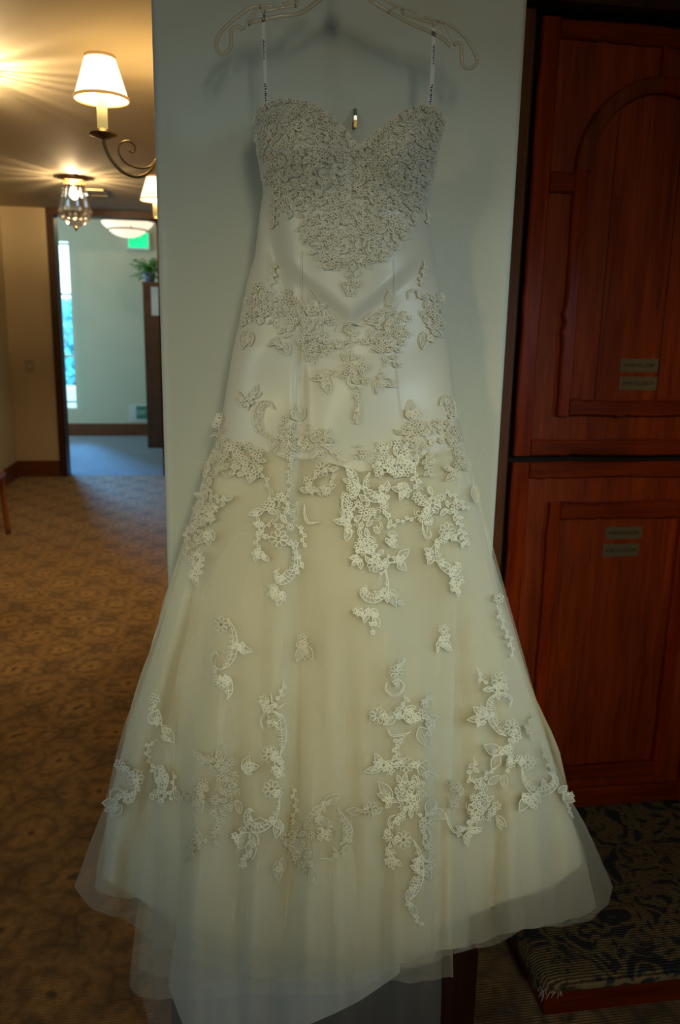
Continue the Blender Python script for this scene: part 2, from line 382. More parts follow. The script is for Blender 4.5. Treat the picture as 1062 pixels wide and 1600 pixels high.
# ------------------------------------------------------------------ lamps
def cone(c, r0, r1, z0, z1, th=.002, n=32):
    return MB().lathe(c, [(r0, z0), (r1, z1)], n)
def sconce(Y, label, energy, x=-.262):
    z = 2.0
    t = thing('wall_sconce', (XW0, Y, z-.16), label, 'sconce', 'sconces along the hall wall')
    MB().lathe((x, Y, z), [(.065, 0), (.036, .092)], 36).build('lamp_shade', M_shade, t, True)
    for r, zz in ((.0655, .0), (.0365, .092)):
        tr = MB(); tr.lathe((x, Y, z+zz), [(r-.001, -.003), (r+.0016, -.003), (r+.0016, .004), (r-.001, .004)], 36)
        tr.build('shade_trim', M_shtrim, t, True)
    MB().lathe((x, Y, z), [(.0635, .001), (.0345, .091)], 36).build('shade_lining', M_shade_in, t, True)
    MB().lathe((x, Y, z), [(0, .01), (.010, .016), (.014, .032), (.009, .05), (0, .062)], 16).build('bulb', M_bulb, t, True)
    MB().lathe((x, Y, z), [(.0125, -.070), (.0125, .012)], 18, True).build('candle_sleeve', M_candle, t, True)
    MB().lathe((x, Y, z), [(.0, -.092), (.010, -.090), (.033, -.082), (.035, -.079), (.012, -.082), (.013, -.068), (0, -.068)], 28).build('drip_pan', M_iron, t, True)
    arm = smooth_line([(x+a_, Y, z+b_) for a_, b_ in ((0,-.09),(.004,-.108),(.018,-.138),(.045,-.165),(.080,-.174),(.110,-.160),(.130,-.127),(.140,-.085),(.175,-.06))], 8)
    MB().tube(arm, .0040, 8).build('arm', M_iron, t, True)
    sc = smooth_line([(x+a_, Y, z+b_) for a_, b_ in ((.128,-.128),(.11,-.149),(.08,-.153),(.05,-.141),(.036,-.118),(.042,-.098),(.062,-.092),(.076,-.104),(.070,-.118),(.060,-.113))], 8)
    MB().tube(sc, .0024, 8).build('scroll', M_iron, t, True)
    MB().lathe((0, 0, 0), [(0, 0), (.045, 0), (.045, .006), (.03, .012), (0, .016)], 28).build('back_plate', M_iron, t, True)
    bp = bpy.data.objects[[o.name for o in t.children if o.name.startswith('back_plate')][0]]
    bp.data.transform(Matrix.Translation((XW0, Y, z-.06)) @ Matrix.Rotation(-math.pi/2, 4, 'Y'))
    light('sconce_light', 'POINT', (x, Y, z+.066), energy, (1, .62, .22), .02)
sconce(2.19, 'nearer lit wall sconce with candle shade and scrolled bronze arm', 3.0)
sconce(3.73, 'farther lit wall sconce mostly hidden behind the plaster wall', 16, -.238)

def crystal_lamp(x, y, label, energy, ang=0):
    t = thing('ceiling_lamp', (x, y, ZC), label, 'ceiling lamp', 'cut glass ceiling lamps in the hall')
    MB().lathe((x, y, ZC), [(0, 0), (.105, 0), (.105, -.008), (.085, -.02), (.078, -.024)], 36).build('ceiling_rose', M_brass, t, True)
    # crown added and shaped so its uneven gaps throw the rays seen on the ceiling
    cr = MB(); rr = random.Random(int(energy*7)+3); a = 0
    while a < 6.283:
        wdt = rr.uniform(.04, .16); da = wdt
        p = []
        for k in range(3):
            b = a+da*k/2
            p += [(x+.078*math.cos(b), y+.078*math.sin(b), ZC-.022), (x+.074*math.cos(b), y+.074*math.sin(b), ZC-.055)]
        cr.add(p, [(0,1,3,2), (2,3,5,4)]); a += da+rr.uniform(.05, .30)
    cr.build('added_ray_crown', M_brass, t)
    g = MB(); prof = [(.074, -.055), (.082, -.10), (.098, -.16), (.112, -.215), (.115, -.25), (.104, -.29), (.076, -.325), (.038, -.348), (.01, -.356)]
    n = 48; vs = []; fs = []
    for r, z in prof:
        for k in range(n):
            a = 2*math.pi*k/n; q = r*(1+.045*(1 if k % 4 < 2 else -1)); vs.append((x+q*math.cos(a), y+q*math.sin(a), ZC+z))
    for j in range(len(prof)-1):
        for k in range(n): fs.append((j*n+k, j*n+(k+1)%n, (j+1)*n+(k+1)%n, (j+1)*n+k))
    g.add(vs, fs); jar = g.build('glass_jar', M_crystal_g, t)
    b = MB()
    for zz, r, m_ in ((-.245, .118, 18), (-.285, .108, 14), (-.10, .086, 10)):
        for k in range(m_):
            a = 2*math.pi*k/m_; c = (x+r*math.cos(a), y+r*math.sin(a), ZC+zz)
            b.lathe(c, [(0, -.011), (.009, -.005), (.009, .005), (0, .011)], 6)
    tag(b.build('glass_drops', M_crys, t, True), kind='stuff')
    MB().lathe((x, y, ZC), [(0, -.385), (.008, -.378), (.012, -.366), (.02, -.356), (0, -.35)], 14).build('finial', M_brass, t, True)
    MB().lathe((x, y, ZC), [(0, -.16), (.020, -.15), (.030, -.125), (.022, -.10), (.012, -.08), (0, -.075)], 18).build('bulb', M_bulb, t, True)
    MB().lathe((x, y, ZC), [(0, -.060), (.074, -.056), (.074, -.058), (0, -.064)], 30).build('light_blocker_disc', M_brass, t, True)  # added disc, blocks the point light downwards so the near floor stays dark
    light('ceiling_lamp_light', 'POINT', (x, y, ZC-.040), energy, (1, .70, .36), .012)
    spot('ceiling_lamp_downlight', (x, y, ZC-.17), energy*1.1, (1, .66, .30), (x-.05, y+.55, 0), 84, .03, .8)  # added cone in place of the lamp's blocked downward light
crystal_lamp(-1.019, 6.624, 'lit cut glass jar lamp on the hall ceiling near the doorway', 60)
crystal_lamp(-1.075, 4.06, 'nearer ceiling lamp just past the left edge, throwing rays on the ceiling', 150)

t = thing('bowl_pendant', (-.965, 10.0, 3.05), 'lit alabaster bowl pendant with bronze band in the far room', 'pendant lamp')
c = (-.965, 10.0, 2.50)
MB().lathe(c, [(0, 0), (.08, .006), (.15, .03), (.205, .068), (.215, .082)], 36).build('lower_bowl', M_bowl, t, True)
MB().lathe(c, [(.215, .082), (.275, .135), (.295, .165), (.27, .168), (.2, .1)], 36).build('upper_bowl', M_bowl, t, True)
MB().lathe(c, [(.212, .074), (.226, .076), (.226, .088), (.212, .09)], 36).build('band', M_iron, t, True)
rb = MB()
for k in range(3):
    a = 2*math.pi*k/3-1.3
    rb.tube([(c[0]+.222*math.cos(a), c[1]+.222*math.sin(a), c[2]+.075), (c[0]+.26*math.cos(a), c[1]+.26*math.sin(a), c[2]+.15), (c[0], c[1], c[2]+.42)], .006, 6)
rb.build('hanger_rods', M_iron, t, True)
MB().lathe(c, [(0, .40), (.05, .42), (.05, .55), (0, .55)], 20).build('canopy', M_iron, t, True)
light('bowl_light', 'POINT', (c[0], c[1], c[2]+.25), 12, (1, .75, .45), .08)

t = thing('ceiling_vent', (-.943, 7.256, ZC), 'dark slatted vent in the hall ceiling beyond the glass lamp', 'vent')
MB().box((-1.03, 7.12, ZC-.008), (-.85, 7.14, ZC)).box((-1.03, 7.40, ZC-.008), (-.85, 7.42, ZC)).box((-1.03, 7.12, ZC-.008), (-1.01, 7.42, ZC)).box((-.87, 7.12, ZC-.008), (-.85, 7.42, ZC)).build('frame', M_iron, t)
MB().box((-1.01, 7.14, ZC-.001), (-.87, 7.40, ZC)).build('backing', M_gap, t)
for k in range(7): MB().box((-1.01, 7.155+k*.035, ZC-.008), (-.87, 7.167+k*.035, ZC-.002)).build('slat', M_dark, t)

def text_mb(txt, size, loc, depth=.0006, tilt=0, width=None):
    cu = bpy.data.curves.new('t', 'FONT'); cu.body = txt; cu.size = size; cu.extrude = depth; cu.align_x = 'CENTER'; cu.align_y = 'CENTER'; cu.resolution_u = 2
    o = bpy.data.objects.new('t', cu); col.objects.link(o); bpy.context.view_layer.update()
    me = bpy.data.meshes.new_from_object(o.evaluated_get(bpy.context.evaluated_depsgraph_get())); bpy.data.objects.remove(o)
    xs = [v.co.x for v in me.vertices]; s = (width/(max(xs)-min(xs))) if width else 1
    me.transform(Matrix.Translation(loc) @ Matrix.Rotation(math.pi/2, 4, 'X') @ Matrix.Diagonal((s, 1, 1, 1)))
    return me

t = thing('exit_sign', (-.975, 11.5, 2.5), 'lit green exit sign on the far room wall under the bowl lamp', 'exit sign')
MB().box((-1.13, 11.53, 2.505), (-.82, 11.595, 2.745)).build('housing', M_white, t, bevel=.008)
MB().box((-1.105, 11.524, 2.535), (-.85, 11.53, 2.73)).build('green_panel', M_exit, t)
link('lettering', text_mb('EXIT', .16, (-.978, 11.522, 2.632), .001, width=.21), M_exit2, t)
t = thing('low_exit_sign', (-1.02, 11.59, .33), 'small white and green low level exit sign above the far baseboard', 'exit sign')
MB().box((-1.19, 11.585, .205), (-.90, 11.599, .44)).build('sign_plate', M_white, t)
MB().box((-1.09, 11.58, .235), (-.91, 11.585, .415)).build('green_panel', mat('dark_green', (.05, .25, .14), .5), t)
link('lettering', text_mb('EXIT', .10, (-1.0, 11.578, .325), .001, width=.15), M_white, t)
# bookcase and plant at the right of the far room
t = thing('bookcase', (-.70, 10.6, 0), 'tall brown bookcase standing beyond the doorway with its plain end to the hall', 'bookcase')
MB().box((-.845, 10.335, 0), (-.07, 10.35, 2.0)).build('side_panel', M_case, t)
MB().box((-.845, 10.35, 0), (-.815, 10.75, 2.0)).build('back_panel', M_case, t)
MB().box((-.815, 10.74, .0), (-.10, 10.75, 2.0)).build('side_panel', M_case, t)
for z in (.10, .5, .9, 1.3, 1.68): MB().box((-.815, 10.36, z), (-.10, 10.74, z+.025)).build('shelf', M_case, t)
MB().box((-.85, 10.325, 2.0), (-.065, 10.76, 2.03)).build('top', M_case, t)
t = thing('potted_plant', (-.80, 10.5, 2.03), 'leafy green potted plant on top of the tall bookcase', 'plant')
pc = (-.77, 10.5, 2.03)
MB().lathe(pc, [(0, 0), (.05, 0), (.075, .10), (.08, .12), (.068, .12), (.06, .02), (0, .02)], 20).build('pot', M_pot, t, True)
rp = random.Random(8)
sm = MB()
for k in range(110):
    a = rp.uniform(0, 6.28); L = rp.uniform(.03, .19); up = rp.uniform(-.06, .17)
    b0 = Vector((pc[0], pc[1], pc[2]+.12)); tip = b0+Vector((L*math.cos(a)*1.0, L*math.sin(a), up))
    sm.tube([b0, (b0+tip)/2+Vector((0, 0, .03)), tip], .003, 5)
    d = Vector((math.cos(a), math.sin(a), rp.uniform(-.6, .2))).normalized(); s = d.cross(Vector((0, 0, 1))).normalized(); l = rp.uniform(.06, .10)
    me = MB().add([tip, tip+d*l*.4+s*l*.35+Vector((0,0,.008)), tip+d*l, tip+d*l*.4-s*l*.35+Vector((0,0,.008))], [(0,1,2),(0,2,3)])
    me.build('leaf', M_leafg, t)
sm.build('stems', M_leafg, t)
t = thing('notice_paper', (-.70, 10.33, 1.7), 'white paper notice pinned to the end of the bookcase', 'paper')
pa, pb = world_at(235.5, 448, 10.33), world_at(250, 493, 10.33)
MB().box((pa[0], 10.331, pb[2]), (pb[0]+.1, 10.334, pa[2])).build('sheet', M_paper, t)
MB().box((pa[0]+.12, 10.324, pa[2]-.03), (pa[0]+.135, 10.331, pa[2]-.015)).build('pin', M_brass, t)
t = thing('light_switch', (-1.78, YB-.01, 1.09), 'pale light switch on the hall end wall left of the doorway', 'switch')
MB().box((-1.82, YB-.007, 1.03), (-1.74, YB, 1.15)).build('cover_plate', plaster('switch_plate', (.48,.40,.27), .02), t, bevel=.003)
MB().box((-1.787, YB-.012, 1.075), (-1.773, YB-.006, 1.105)).build('toggle', M_white, t)
# chair at the left edge
t = thing('wooden_chair', (-1.62, 5.6, 0), 'orange wooden chair against the left wall, cut by the picture edge', 'chair')
for (x, y) in ((-1.485, 5.45), (-1.485, 5.9)):
    MB().tube(smooth_line([(x, y, 0), (x-.012, y, .22), (x-.02, y, .44)], 4), [.022]*9 if False else .02, 8).build('leg', M_chair, t, True)
for (x, y) in ((-1.86, 5.47), (-1.86, 5.88)):
    MB().tube(smooth_line([(x, y, 0), (x+.01, y, .44), (x-.03, y, .92)], 4), .018, 8).build('leg', M_chair, t, True)
MB().box((-1.90, 5.43, .42), (-1.475, 5.92, .46)).build('seat', M_chair, t, bevel=.01)
for z in (.60, .74, .88): MB().box((-1.895, 5.48, z), (-1.875, 5.87, z+.06)).build('back_slat', M_chair, t, bevel=.004)
MB().box((-1.88, 5.44, .66), (-1.50, 5.48, .69)).build('armrest', M_chair, t, bevel=.01)
MB().tube([(-1.52, 5.46, .44), (-1.52, 5.46, .67)], .014).build('arm_post', M_chair, t, True)

# ------------------------------------------------------------------ wardrobe on its carpeted platform
t = thing('carpeted_platform', (1.6, 1.6, 0), 'low platform with dark ribbed floral carpet in front of the wardrobe', 'platform')
PX0 = .672
pl = MB(); n = 12; pr = [(.0, 1.372), (.07, 1.366), (.088, 1.362), (.097, 1.368), (.1, 1.38), (.1, 2.5)]
MB().box((PX0+.02, 1.385, 0), (2.64, 2.49, .085)).build('wood_riser', M_cherry_h, t)
# carpet slab with rounded front nosing and a curled left corner
vs = []; fs = []
xs = [PX0, PX0+.006, PX0+.02, PX0+.05]+[PX0+.1+k*.1 for k in range(19)]+[2.64]
pr = [(.068, 1.372), (.082, 1.360), (.095, 1.360), (.103, 1.368), (.106, 1.385), (.106, 1.6), (.106, 1.95), (.106, 2.49)]
for i, x in enumerate(xs):
    drop = (.03, .012, .003, 0)[i] if i < 4 else 0
    back = (.05, .03, .012, .003)[i] if i < 4 else 0
    for (z, y) in pr:
        vs.append((x, y+(back if y < 1.5 else 0), z-drop))
m_ = len(pr)
for i in range(len(xs)-1):
    for j in range(m_-1): fs.append((i*m_+j, (i+1)*m_+j, (i+1)*m_+j+1, i*m_+j+1))
MB().add(vs, fs).build('carpet', M_carpet2, t, True)
fr = MB(); rf = random.Random(2)
for k in range(26):
    x = PX0+.004+rf.random()*.05; z = .085-rf.random()*.02; y = 1.385-rf.random()*.012
    fr.tube([(x, y, z), (x-rf.uniform(-.006, .012), y-.006, z-rf.uniform(.004, .014))], .0007, 4)
tag(fr.build('loose_fringe', M_cord_d, t), kind='stuff')

def wavy_board(x0, x1, z0, z1, y0, y1, vertical, seed, amp=.0016, n=28):
    """board with slightly hand-worn wavy long edges; y0 = front"""
    r = random.Random(seed); ph = [r.uniform(0, 6.28) for _ in range(6)]
    def wob(t, k): return amp*(math.sin(t*9+ph[k])*.6+math.sin(t*23+ph[k+1])*.3+(1.6 if math.sin(t*5+ph[k+2]) > .93 else 0)*math.sin(t*60))
    vs = []; fs = []
    L0, L1 = (z0, z1) if vertical else (x0, x1)
    W0, W1 = (x0, x1) if vertical else (z0, z1)
    c = .004
    for i in range(n+1):
        t = L0+(L1-L0)*i/n; a = W0+wob(t*2.2, 0); b = W1+wob(t*2.2, 3)
        sec = [(a, y1), (a, y0+c), (a+c, y0), (b-c, y0), (b, y0+c), (b, y1)]
        for (wv_, y) in sec: vs.append((wv_, y, t) if vertical else (t, y, wv_))
    for i in range(n):
        for j in range(5): fs.append((i*6+j, i*6+j+1, (i+1)*6+j+1, (i+1)*6+j))
    fs.append(tuple(range(6))); fs.append(tuple(n*6+k for k in range(6)))
    return MB().add(vs, fs)
CX = 1.07; DW = .312
def plate(cx, z0, z1, txt, parent):
    w_ = .0525; y = YWD-.0005
    me = MB().box((cx-w_, y-.0015, z0), (cx+w_, y+.001, z1)); o = me.build('name_plate', M_plate, parent, bevel=.0006)
    tm = text_mb(txt, .0135, (cx, y-.0017, (z0+z1)/2), .0002, width=.088)
    o.data.materials.append(M_ink)
    bm = bmesh.new(); bm.from_mesh(o.data); nf = len(bm.faces); bm.from_mesh(tm); bm.faces.ensure_lookup_table()
    for f in bm.faces[nf:]: f.material_index = 1
    bm.to_mesh(o.data); bm.free(); tag(o, 'small brushed metal name plate reading '+txt.title() if False else 'small brushed metal name plate with engraved capitals')
    return o
YF = 1.95          # raised face of the doors
YWD = 1.960        # recessed field
wd = thing('wardrobe', (1.4, 2.2, .106), 'tall dark cherry wood wardrobe with panelled doors and name plates beside the plaster wall', 'wardrobe')
fr = MB().box((.665, YF, .1065), (.742, 2.48, 2.40)).box((2.36, YF, .1065), (2.44, 2.48, 2.40)).box((.742, YF+.06, .1065), (2.36, 2.48, .14)).box((1.39, YF+.03, .12), (1.40, 2.4, 2.2)).box((.742, 2.45, .13), (2.36, 2.48, 2.2))
fr.build('carcass', M_trim, wd)
MB().box((.742, YF+.035, .13), (2.36, YF+.05, 2.2)).build('gap_shade_sheet', M_gap, wd)  # near-black sheet behind the doors, paints the shade in their gaps
MB().box((.665, YF-.05, 2.19), (2.64, 2.48, 2.30)).box((.665, YF-.16, 2.30), (2.64, 2.48, 2.5)).build('header', M_dark, wd)  # projection shaped to shade the door tops; wood darkened where light is lacking
def door(cx, z0, z1, arched, seed):
    x0, x1 = cx-DW, cx+DW
    d = MB().box((x0+.003, YWD, z0+.003), (x1-.003, YWD+.02, z1-.003)).build('door', M_cherry_p, wd)
    S = .047 if not arched else .046
    wavy_board(x0, x0+S, z0, z1, YF-.004, YWD+.001, True, seed).build('stile', M_cherry, d)
    wavy_board(x1-S, x1, z0, z1, YF-.004, YWD+.001, True, seed+1).build('stile', M_cherry, d)
    wavy_board(x0+S, x1-S, z1-.042, z1, YF-.003, YWD+.001, False, seed+2).build('rail', M_cherry_h, d)
    wavy_board(x0+S, x1-S, z0, z0+(.042 if arched else .06), YF-.003, YWD+.001, False, seed+3).build('rail', M_cherry_h, d)
    ix0, ix1 = cx-.205, cx+.205; w_ = .032
    if arched:
        iz0, zs, rz = 1.258, 1.846, .218
        wavy_board(ix0, ix0+w_, iz0, zs, YF-.012, YWD, True, seed+4, .0022).build('inner_stile', M_cherry, d)
        wavy_board(ix1-w_, ix1, iz0, zs, YF-.012, YWD, True, seed+5, .0022).build('inner_stile', M_cherry, d)
        wavy_board(ix0+w_, ix1-w_, iz0, iz0+.04, YF-.010, YWD, False, seed+6, .0022).build('inner_rail', M_cherry_h, d)
        for sgn in (1, -1):          # each half of the arch is one bent piece
            vs = []; fs = []; n = 24; yo, yi = YF-.013, YWD
            for k in range(n+1):
                a = math.pi/2*k/n
                for (rx_, rzz, y) in ((.205, rz, yi), (.205, rz, yo+.004), (.201, rz-.004, yo), (.205-w_-.002, rz-w_+.001, yo), (.205-w_-.005, rz-w_-.003, yo+.004), (.205-w_-.005, rz-w_-.003, yi)):
                    vs.append((cx-sgn*rx_*math.cos(a), y, zs+rzz*math.sin(a)))
            for k in range(n):
                for j in range(5): fs.append((k*6+j, k*6+j+1, (k+1)*6+j+1, (k+1)*6+j))
            fs.append(tuple(range(6))); fs.append(tuple(n*6+q for q in range(6)))
            MB().add(vs, fs).build('arch_band', M_arch if sgn == 1 else M_cherry, d)
        for (a, b) in ((x0+S, ix0), (ix1, x1-S)):
            wavy_board(a, b, 1.795, 1.842, YF-.003, YWD+.001, False, seed+7).build('cross_block', M_cherry_h, d)
        MB().box((cx-.006, YF-.002, zs+rz), (cx+.004, YWD, z1-.042)).build('center_strip', M_cherry, d)
        for xx in (cx-.10, cx+.07): MB().box((xx, YWD-.0012, iz0+.04), (xx+.0015, YWD, 1.98)).build('panel_joint', M_gap, d)
    else:
        iz0, iz1 = .215, 1.030
        wavy_board(ix0, ix0+w_, iz0, iz1, YF-.010, YWD, True, seed+4, .0014).build('inner_stile', M_cherry, d)
        wavy_board(ix1-w_, ix1, iz0, iz1, YF-.010, YWD, True, seed+5, .0014).build('inner_stile', M_cherry, d)
        wavy_board(ix0+w_, ix1-w_, iz0, iz0+.042, YF-.009, YWD, False, seed+6).build('inner_rail', M_cherry_h, d)
        wavy_board(ix0+w_, ix1-w_, iz1-.045, iz1, YF-.009, YWD, False, seed+6).build('inner_rail', M_cherry_h, d)
    return d
for cx in (CX, CX+2*DW+.025):
    du = door(cx, 1.154, 2.174, True, int(cx*10)); dl = door(cx, .122, 1.137, False, int(cx*10)+40)
    if cx == CX:
        plate(cx+.0155, 1.370, 1.404, 'SHARON ZEBK', du); plate(cx+.017, 1.324, 1.358, 'JAMI ULLRICH', du)
        plate(cx+.018, .924, .958, 'KAREN KAPLINSKI', dl); plate(cx+.015, .875, .910, 'SUSIE GOODMAN', dl)

# small hook on the wall above the neckline
t = thing('wall_hook', tuple(world_at(555, 183, YW-.002)), 'small green and silver metal hook on the wall above the neckline dip', 'hook')
def pxbox(px0, px1, py0, py1, Y0, Y1):
    a = world_at((px0+px1)/2, py0, Y0); b = world_at((px0+px1)/2, py1, Y0); k = (px1-px0)/2*.00112
    return MB().box((a[0]-k, min(Y0, Y1), b[2]), (a[0]+k, max(Y0, Y1), a[2]))
pxbox(553, 557.5, 169, 182, YW-.006, YW).build('back_plate', M_greenp, t, bevel=.0008)
pxbox(553, 557.5, 180, 188, YW-.010, YW).build('silver_band', M_silver, t, bevel=.0008)
pxbox(553, 557.5, 187, 199, YW-.014, YW).build('brass_prong', M_brass, t, bevel=.0008)

# ------------------------------------------------------------------ the dress
YS0 = 1.285
Ltab = [(100,396),(160,398),(190,395),(240,401),(300,411),(330,406),(400,398),(440,386),(500,374),(560,361),(630,350),(700,335),(770,311),(830,291),(890,272),(940,255),(990,244),(1060,222),(1130,196),(1180,182),(1260,164),(1320,140),(1385,117),(1480,100),(1620,78)]
Rtab = [(100,690),(160,690),(190,697),(215,690),(290,676),(330,669),(400,679),(460,690),(560,705),(640,713),(690,726),(770,743),(860,765),(930,786),(1030,815),(1110,840),(1180,862),(1245,888),(1290,914),(1385,956),(1480,985),(1620,1020)]
Ltab, Rtab = np.array(Ltab, float), np.array(Rtab, float)
def Lx(y): return np.interp(y, Ltab[:,0], Ltab[:,1])
def Rx(y): return np.interp(y, Rtab[:,0], Rtab[:,1])
BUL = np.array([(100,.05),(160,.055),(230,.075),(320,.062),(420,.055),(560,.062),(700,.075),(900,.10),(1100,.125),(1300,.15),(1450,.17),(1620,.19)])
def sstep(x): x = np.clip(x, 0, 1); return x*x*(3-2*x)
FOLDS = [  # (line points (y,x), width left, width right, amplitude, start y) : soft ridge (+) or valley (-)
    ([(740,400),(880,335),(1000,300),(1200,248),(1420,205)], 34, 56, -.036, 740),
    ([(760,350),(900,300),(1000,268),(1180,210),(1400,170)], 30, 30, .016, 780),
    ([(860,362),(1000,345),(1200,318),(1500,290)], 34, 44, .020, 820),
    ([(700,468),(900,466),(1250,468),(1560,430)], 12, 26, -.012, 560),
    ([(560,462),(900,442),(1250,425),(1560,380)], 26, 22, .009, 560),
    ([(700,560),(1000,560),(1300,520),(1560,500)], 70, 70, .022, 760),
    ([(900,650),(1100,715),(1300,735),(1500,760)], 55, 62, -.028, 800),
    ([(820,760),(1000,800),(1150,838),(1300,880)], 18, 26, -.014, 800),
    ([(900,610),(1200,640),(1500,650)], 44, 48, .014, 850),
    ([(1050,690),(1300,700),(1540,704)], 10, 16, .008, 1080),
    ([(1250,790),(1450,800)], 14, 20, .008, 1230),
    ([(1200,545),(1560,560)], 14, 26, -.009, 1180),
    ([(1200,340),(1560,330)], 18, 26, .008, 1180),
    ([(1250,395),(1560,370)], 12, 20, -.008, 1200),
    ([(1250,850),(1450,880)], 18, 24, -.008, 1240),
]
def Dep(px, py, k=0.0):
    px = np.asarray(px, float); py = np.asarray(py, float)
    l, r = Lx(py), Rx(py); s = np.clip((px-(l+r)/2)/((r-l)/2), -1, 1)
    ys = YS0 - np.interp(py, [100, 600, 1620], [0, 0, .05])
    d = ys - np.interp(py, BUL[:,0], BUL[:,1])*np.power(np.clip(1-np.abs(s)**2.3, 0, 1), .62)
    # cups
    for cx, cy in ((466, 218), (630, 226)):
        d = d - .044*np.exp(-(((px-cx)/62)**2+((py-cy)/70)**2))
    # valley between the cups, V of stretched satin under the bust
    d = d + .012*np.exp(-(((px-558)/26)**2+((py-250)/60)**2))
    vy = 500-np.abs(px-548)*.82
    d = d - .014*sstep((vy-py)/40+.5)*sstep((py-300)/120)*np.exp(-((px-548)/105)**4)
        # slanting drape of the satin over the hips
    hip = sstep((py-500)/60)*sstep((740-py)/60)
    d = d + hip*.005*np.sin((px*.8+py*.55)/27.0+1.2)
    sidef = np.exp(-(((px-(412+ (py-300)*.18))/16)**2))*sstep((py-290)/60)*sstep((520-py)/80)
    d = d + .010*sidef
    lf = np.exp(-(((px-470)/9)**2))*sstep((py-520)/80)*sstep((720-py)/60); d = d + .008*lf
    edge = np.clip((1-np.abs(s))*6, 0, 1); kk = k*sstep((py-1330)/120)
    for pts, wl, wr, amp, y0 in FOLDS:
        pts = np.array(pts, float); cx = np.interp(py, pts[:,0], pts[:,1]); q = px-cx
        g = np.where(q < 0, np.exp(-(q/wl)**2), np.exp(-(q/wr)**2))
        d = d - amp*g*sstep((py-y0)/220)*edge
    d = d - edge*sstep((py-820)/500)*.005*(np.sin(px/13.+py/160.+kk)+.7*np.sin(px/7.1-py/230.+2+kk*2))
    return d

def smoothtop(pts):
    p = np.array(pts, float); return p[:,0], p[:,1]
def cloth(name, mt, xl, xr, top, hem, off, parent, nx=150, ny=170, k=0., pin=None, wob=0.):
    """sheet of fabric between side curves xl(y), xr(y), an upper edge and a hem given as (x,y) points"""
    tx, ty = smoothtop(top); hx, hy = smoothtop(hem)
    a = (1-np.cos(np.linspace(0, math.pi, nx)))/2*.5+np.linspace(0, 1, nx)*.5
    # hem/top expressed over a: use x at the edge rows
    tv = np.linspace(0, 1, ny)
    PX = np.zeros((ny, nx)); PY = np.zeros((ny, nx))
    y_t = np.interp(tx[0]+a*(tx[-1]-tx[0]), tx, ty); y_h = np.interp(hx[0]+a*(hx[-1]-hx[0]), hx, hy)
    for j, v in enumerate(tv):
        y = y_t+(y_h-y_t)*v; PY[j] = y; PX[j] = xl(y)+(xr(y)-xl(y))*a
    if wob: 
        fade = np.linspace(0, 1, ny)[:, None]**6
        PY = PY + fade*wob*(np.sin(PX/17.+k*3)+.6*np.sin(PX/6.3+k))
    D = Dep(PX, PY, k)+(off*(.45+.55*sstep(np.linspace(0, 1, ny)*3.5))[:, None] if top is SEAM else off)
    W = world_at(PX, PY, D).reshape(-1, 3)
    idx = np.arange(nx*ny).reshape(ny, nx)
    F = np.stack([idx[:-1, :-1], idx[:-1, 1:], idx[1:, 1:], idx[1:, :-1]], -1).reshape(-1, 4)
    me = bpy.data.meshes.new(name); me.from_pydata(W.tolist(), [], F.tolist()); me.update()
    me.polygons.foreach_set('use_smooth', [True]*len(me.polygons))
    return link(name, me, mt, parent), PX, PY
def tabf(pts):
    p = np.array(pts, float); return lambda y: np.interp(y, p[:,0], p[:,1])

dress = thing('wedding_dress', tuple(world_at(560, 700, YS0)), 'strapless ivory wedding dress with lace appliques and tulle skirt on a clear hanger', 'dress')
NECK = [(397,188),(402,174),(412,164),(430,156),(452,153),(474,156),(494,164),(515,178),(536,199),(550,217),(561,229),(572,220),(592,202),(612,186),(632,174),(650,166),(668,164),(682,170),(692,180),(697,190)]
SEAM = [(330,700),(360,690),(400,700),(440,712),(480,716),(520,722),(562,735),(600,728),(640,716),(690,705),(728,690)]
bod, _, _ = cloth('bodice', M_satin, Lx, Rx, NECK, [(p[0], p[1]+3) for p in SEAM], 0, dress, 130, 150)
SATHEM = [(172,1372),(230,1405),(300,1442),(400,1478),(520,1500),(620,1482),(692,1444),(781,1408),(850,1388),(908,1350)]
sat, _, _ = cloth('satin_skirt', M_satin, tabf([(690,335),(940,257),(1100,209),(1260,168),(1390,160),(1500,150)]), tabf([(690,725),(930,780),(1245,880),(1320,905),(1390,918),(1500,935)]), SEAM, SATHEM, .018, dress, 150, 150, .4)
# outer and inner tulle
L0 = lambda y: Lx(y)-1; R0 = lambda y: Rx(y)+1
HEM1 = [(117,1385),(150,1420),(212,1443),(300,1500),(420,1530),(520,1535),(620,1515),(705,1488),(760,1474),(800,1453),(870,1445),(905,1440),(940,1415),(956,1385)]
cloth('tulle_overlay', M_tulle, L0, R0, [(p[0], p[1]-1) for p in SEAM], HEM1, .000, dress, 230, 220, .0, wob=1.5)
cloth('tulle_underlayer', M_tulle2, tabf([(690,336),(1260,172),(1350,152),(1400,147),(1500,147)]), tabf([(690,724),(1245,880),(1330,912),(1420,932),(1500,940)]), SEAM, [(147,1392),(180,1402),(212,1400),(300,1470),(420,1515),(560,1520),(700,1482),(760,1468),(830,1448),(900,1436),(930,1418)], .009, dress, 200, 180, .8, wob=2)
cloth('tulle_front_layer', M_tulle, tabf([(690,345),(1100,270),(1300,232),(1440,212),(1530,202),(1600,202)]), tabf([(690,720),(1000,712),(1380,700),(1450,706),(1535,708),(1600,708)]), SEAM, [(201,1540),(215,1556),(260,1564),(330,1560),(420,1552),(500,1556),(560,1545),(600,1532),(645,1534),(708,1529)], -.005, dress, 190, 200, .5, wob=2)
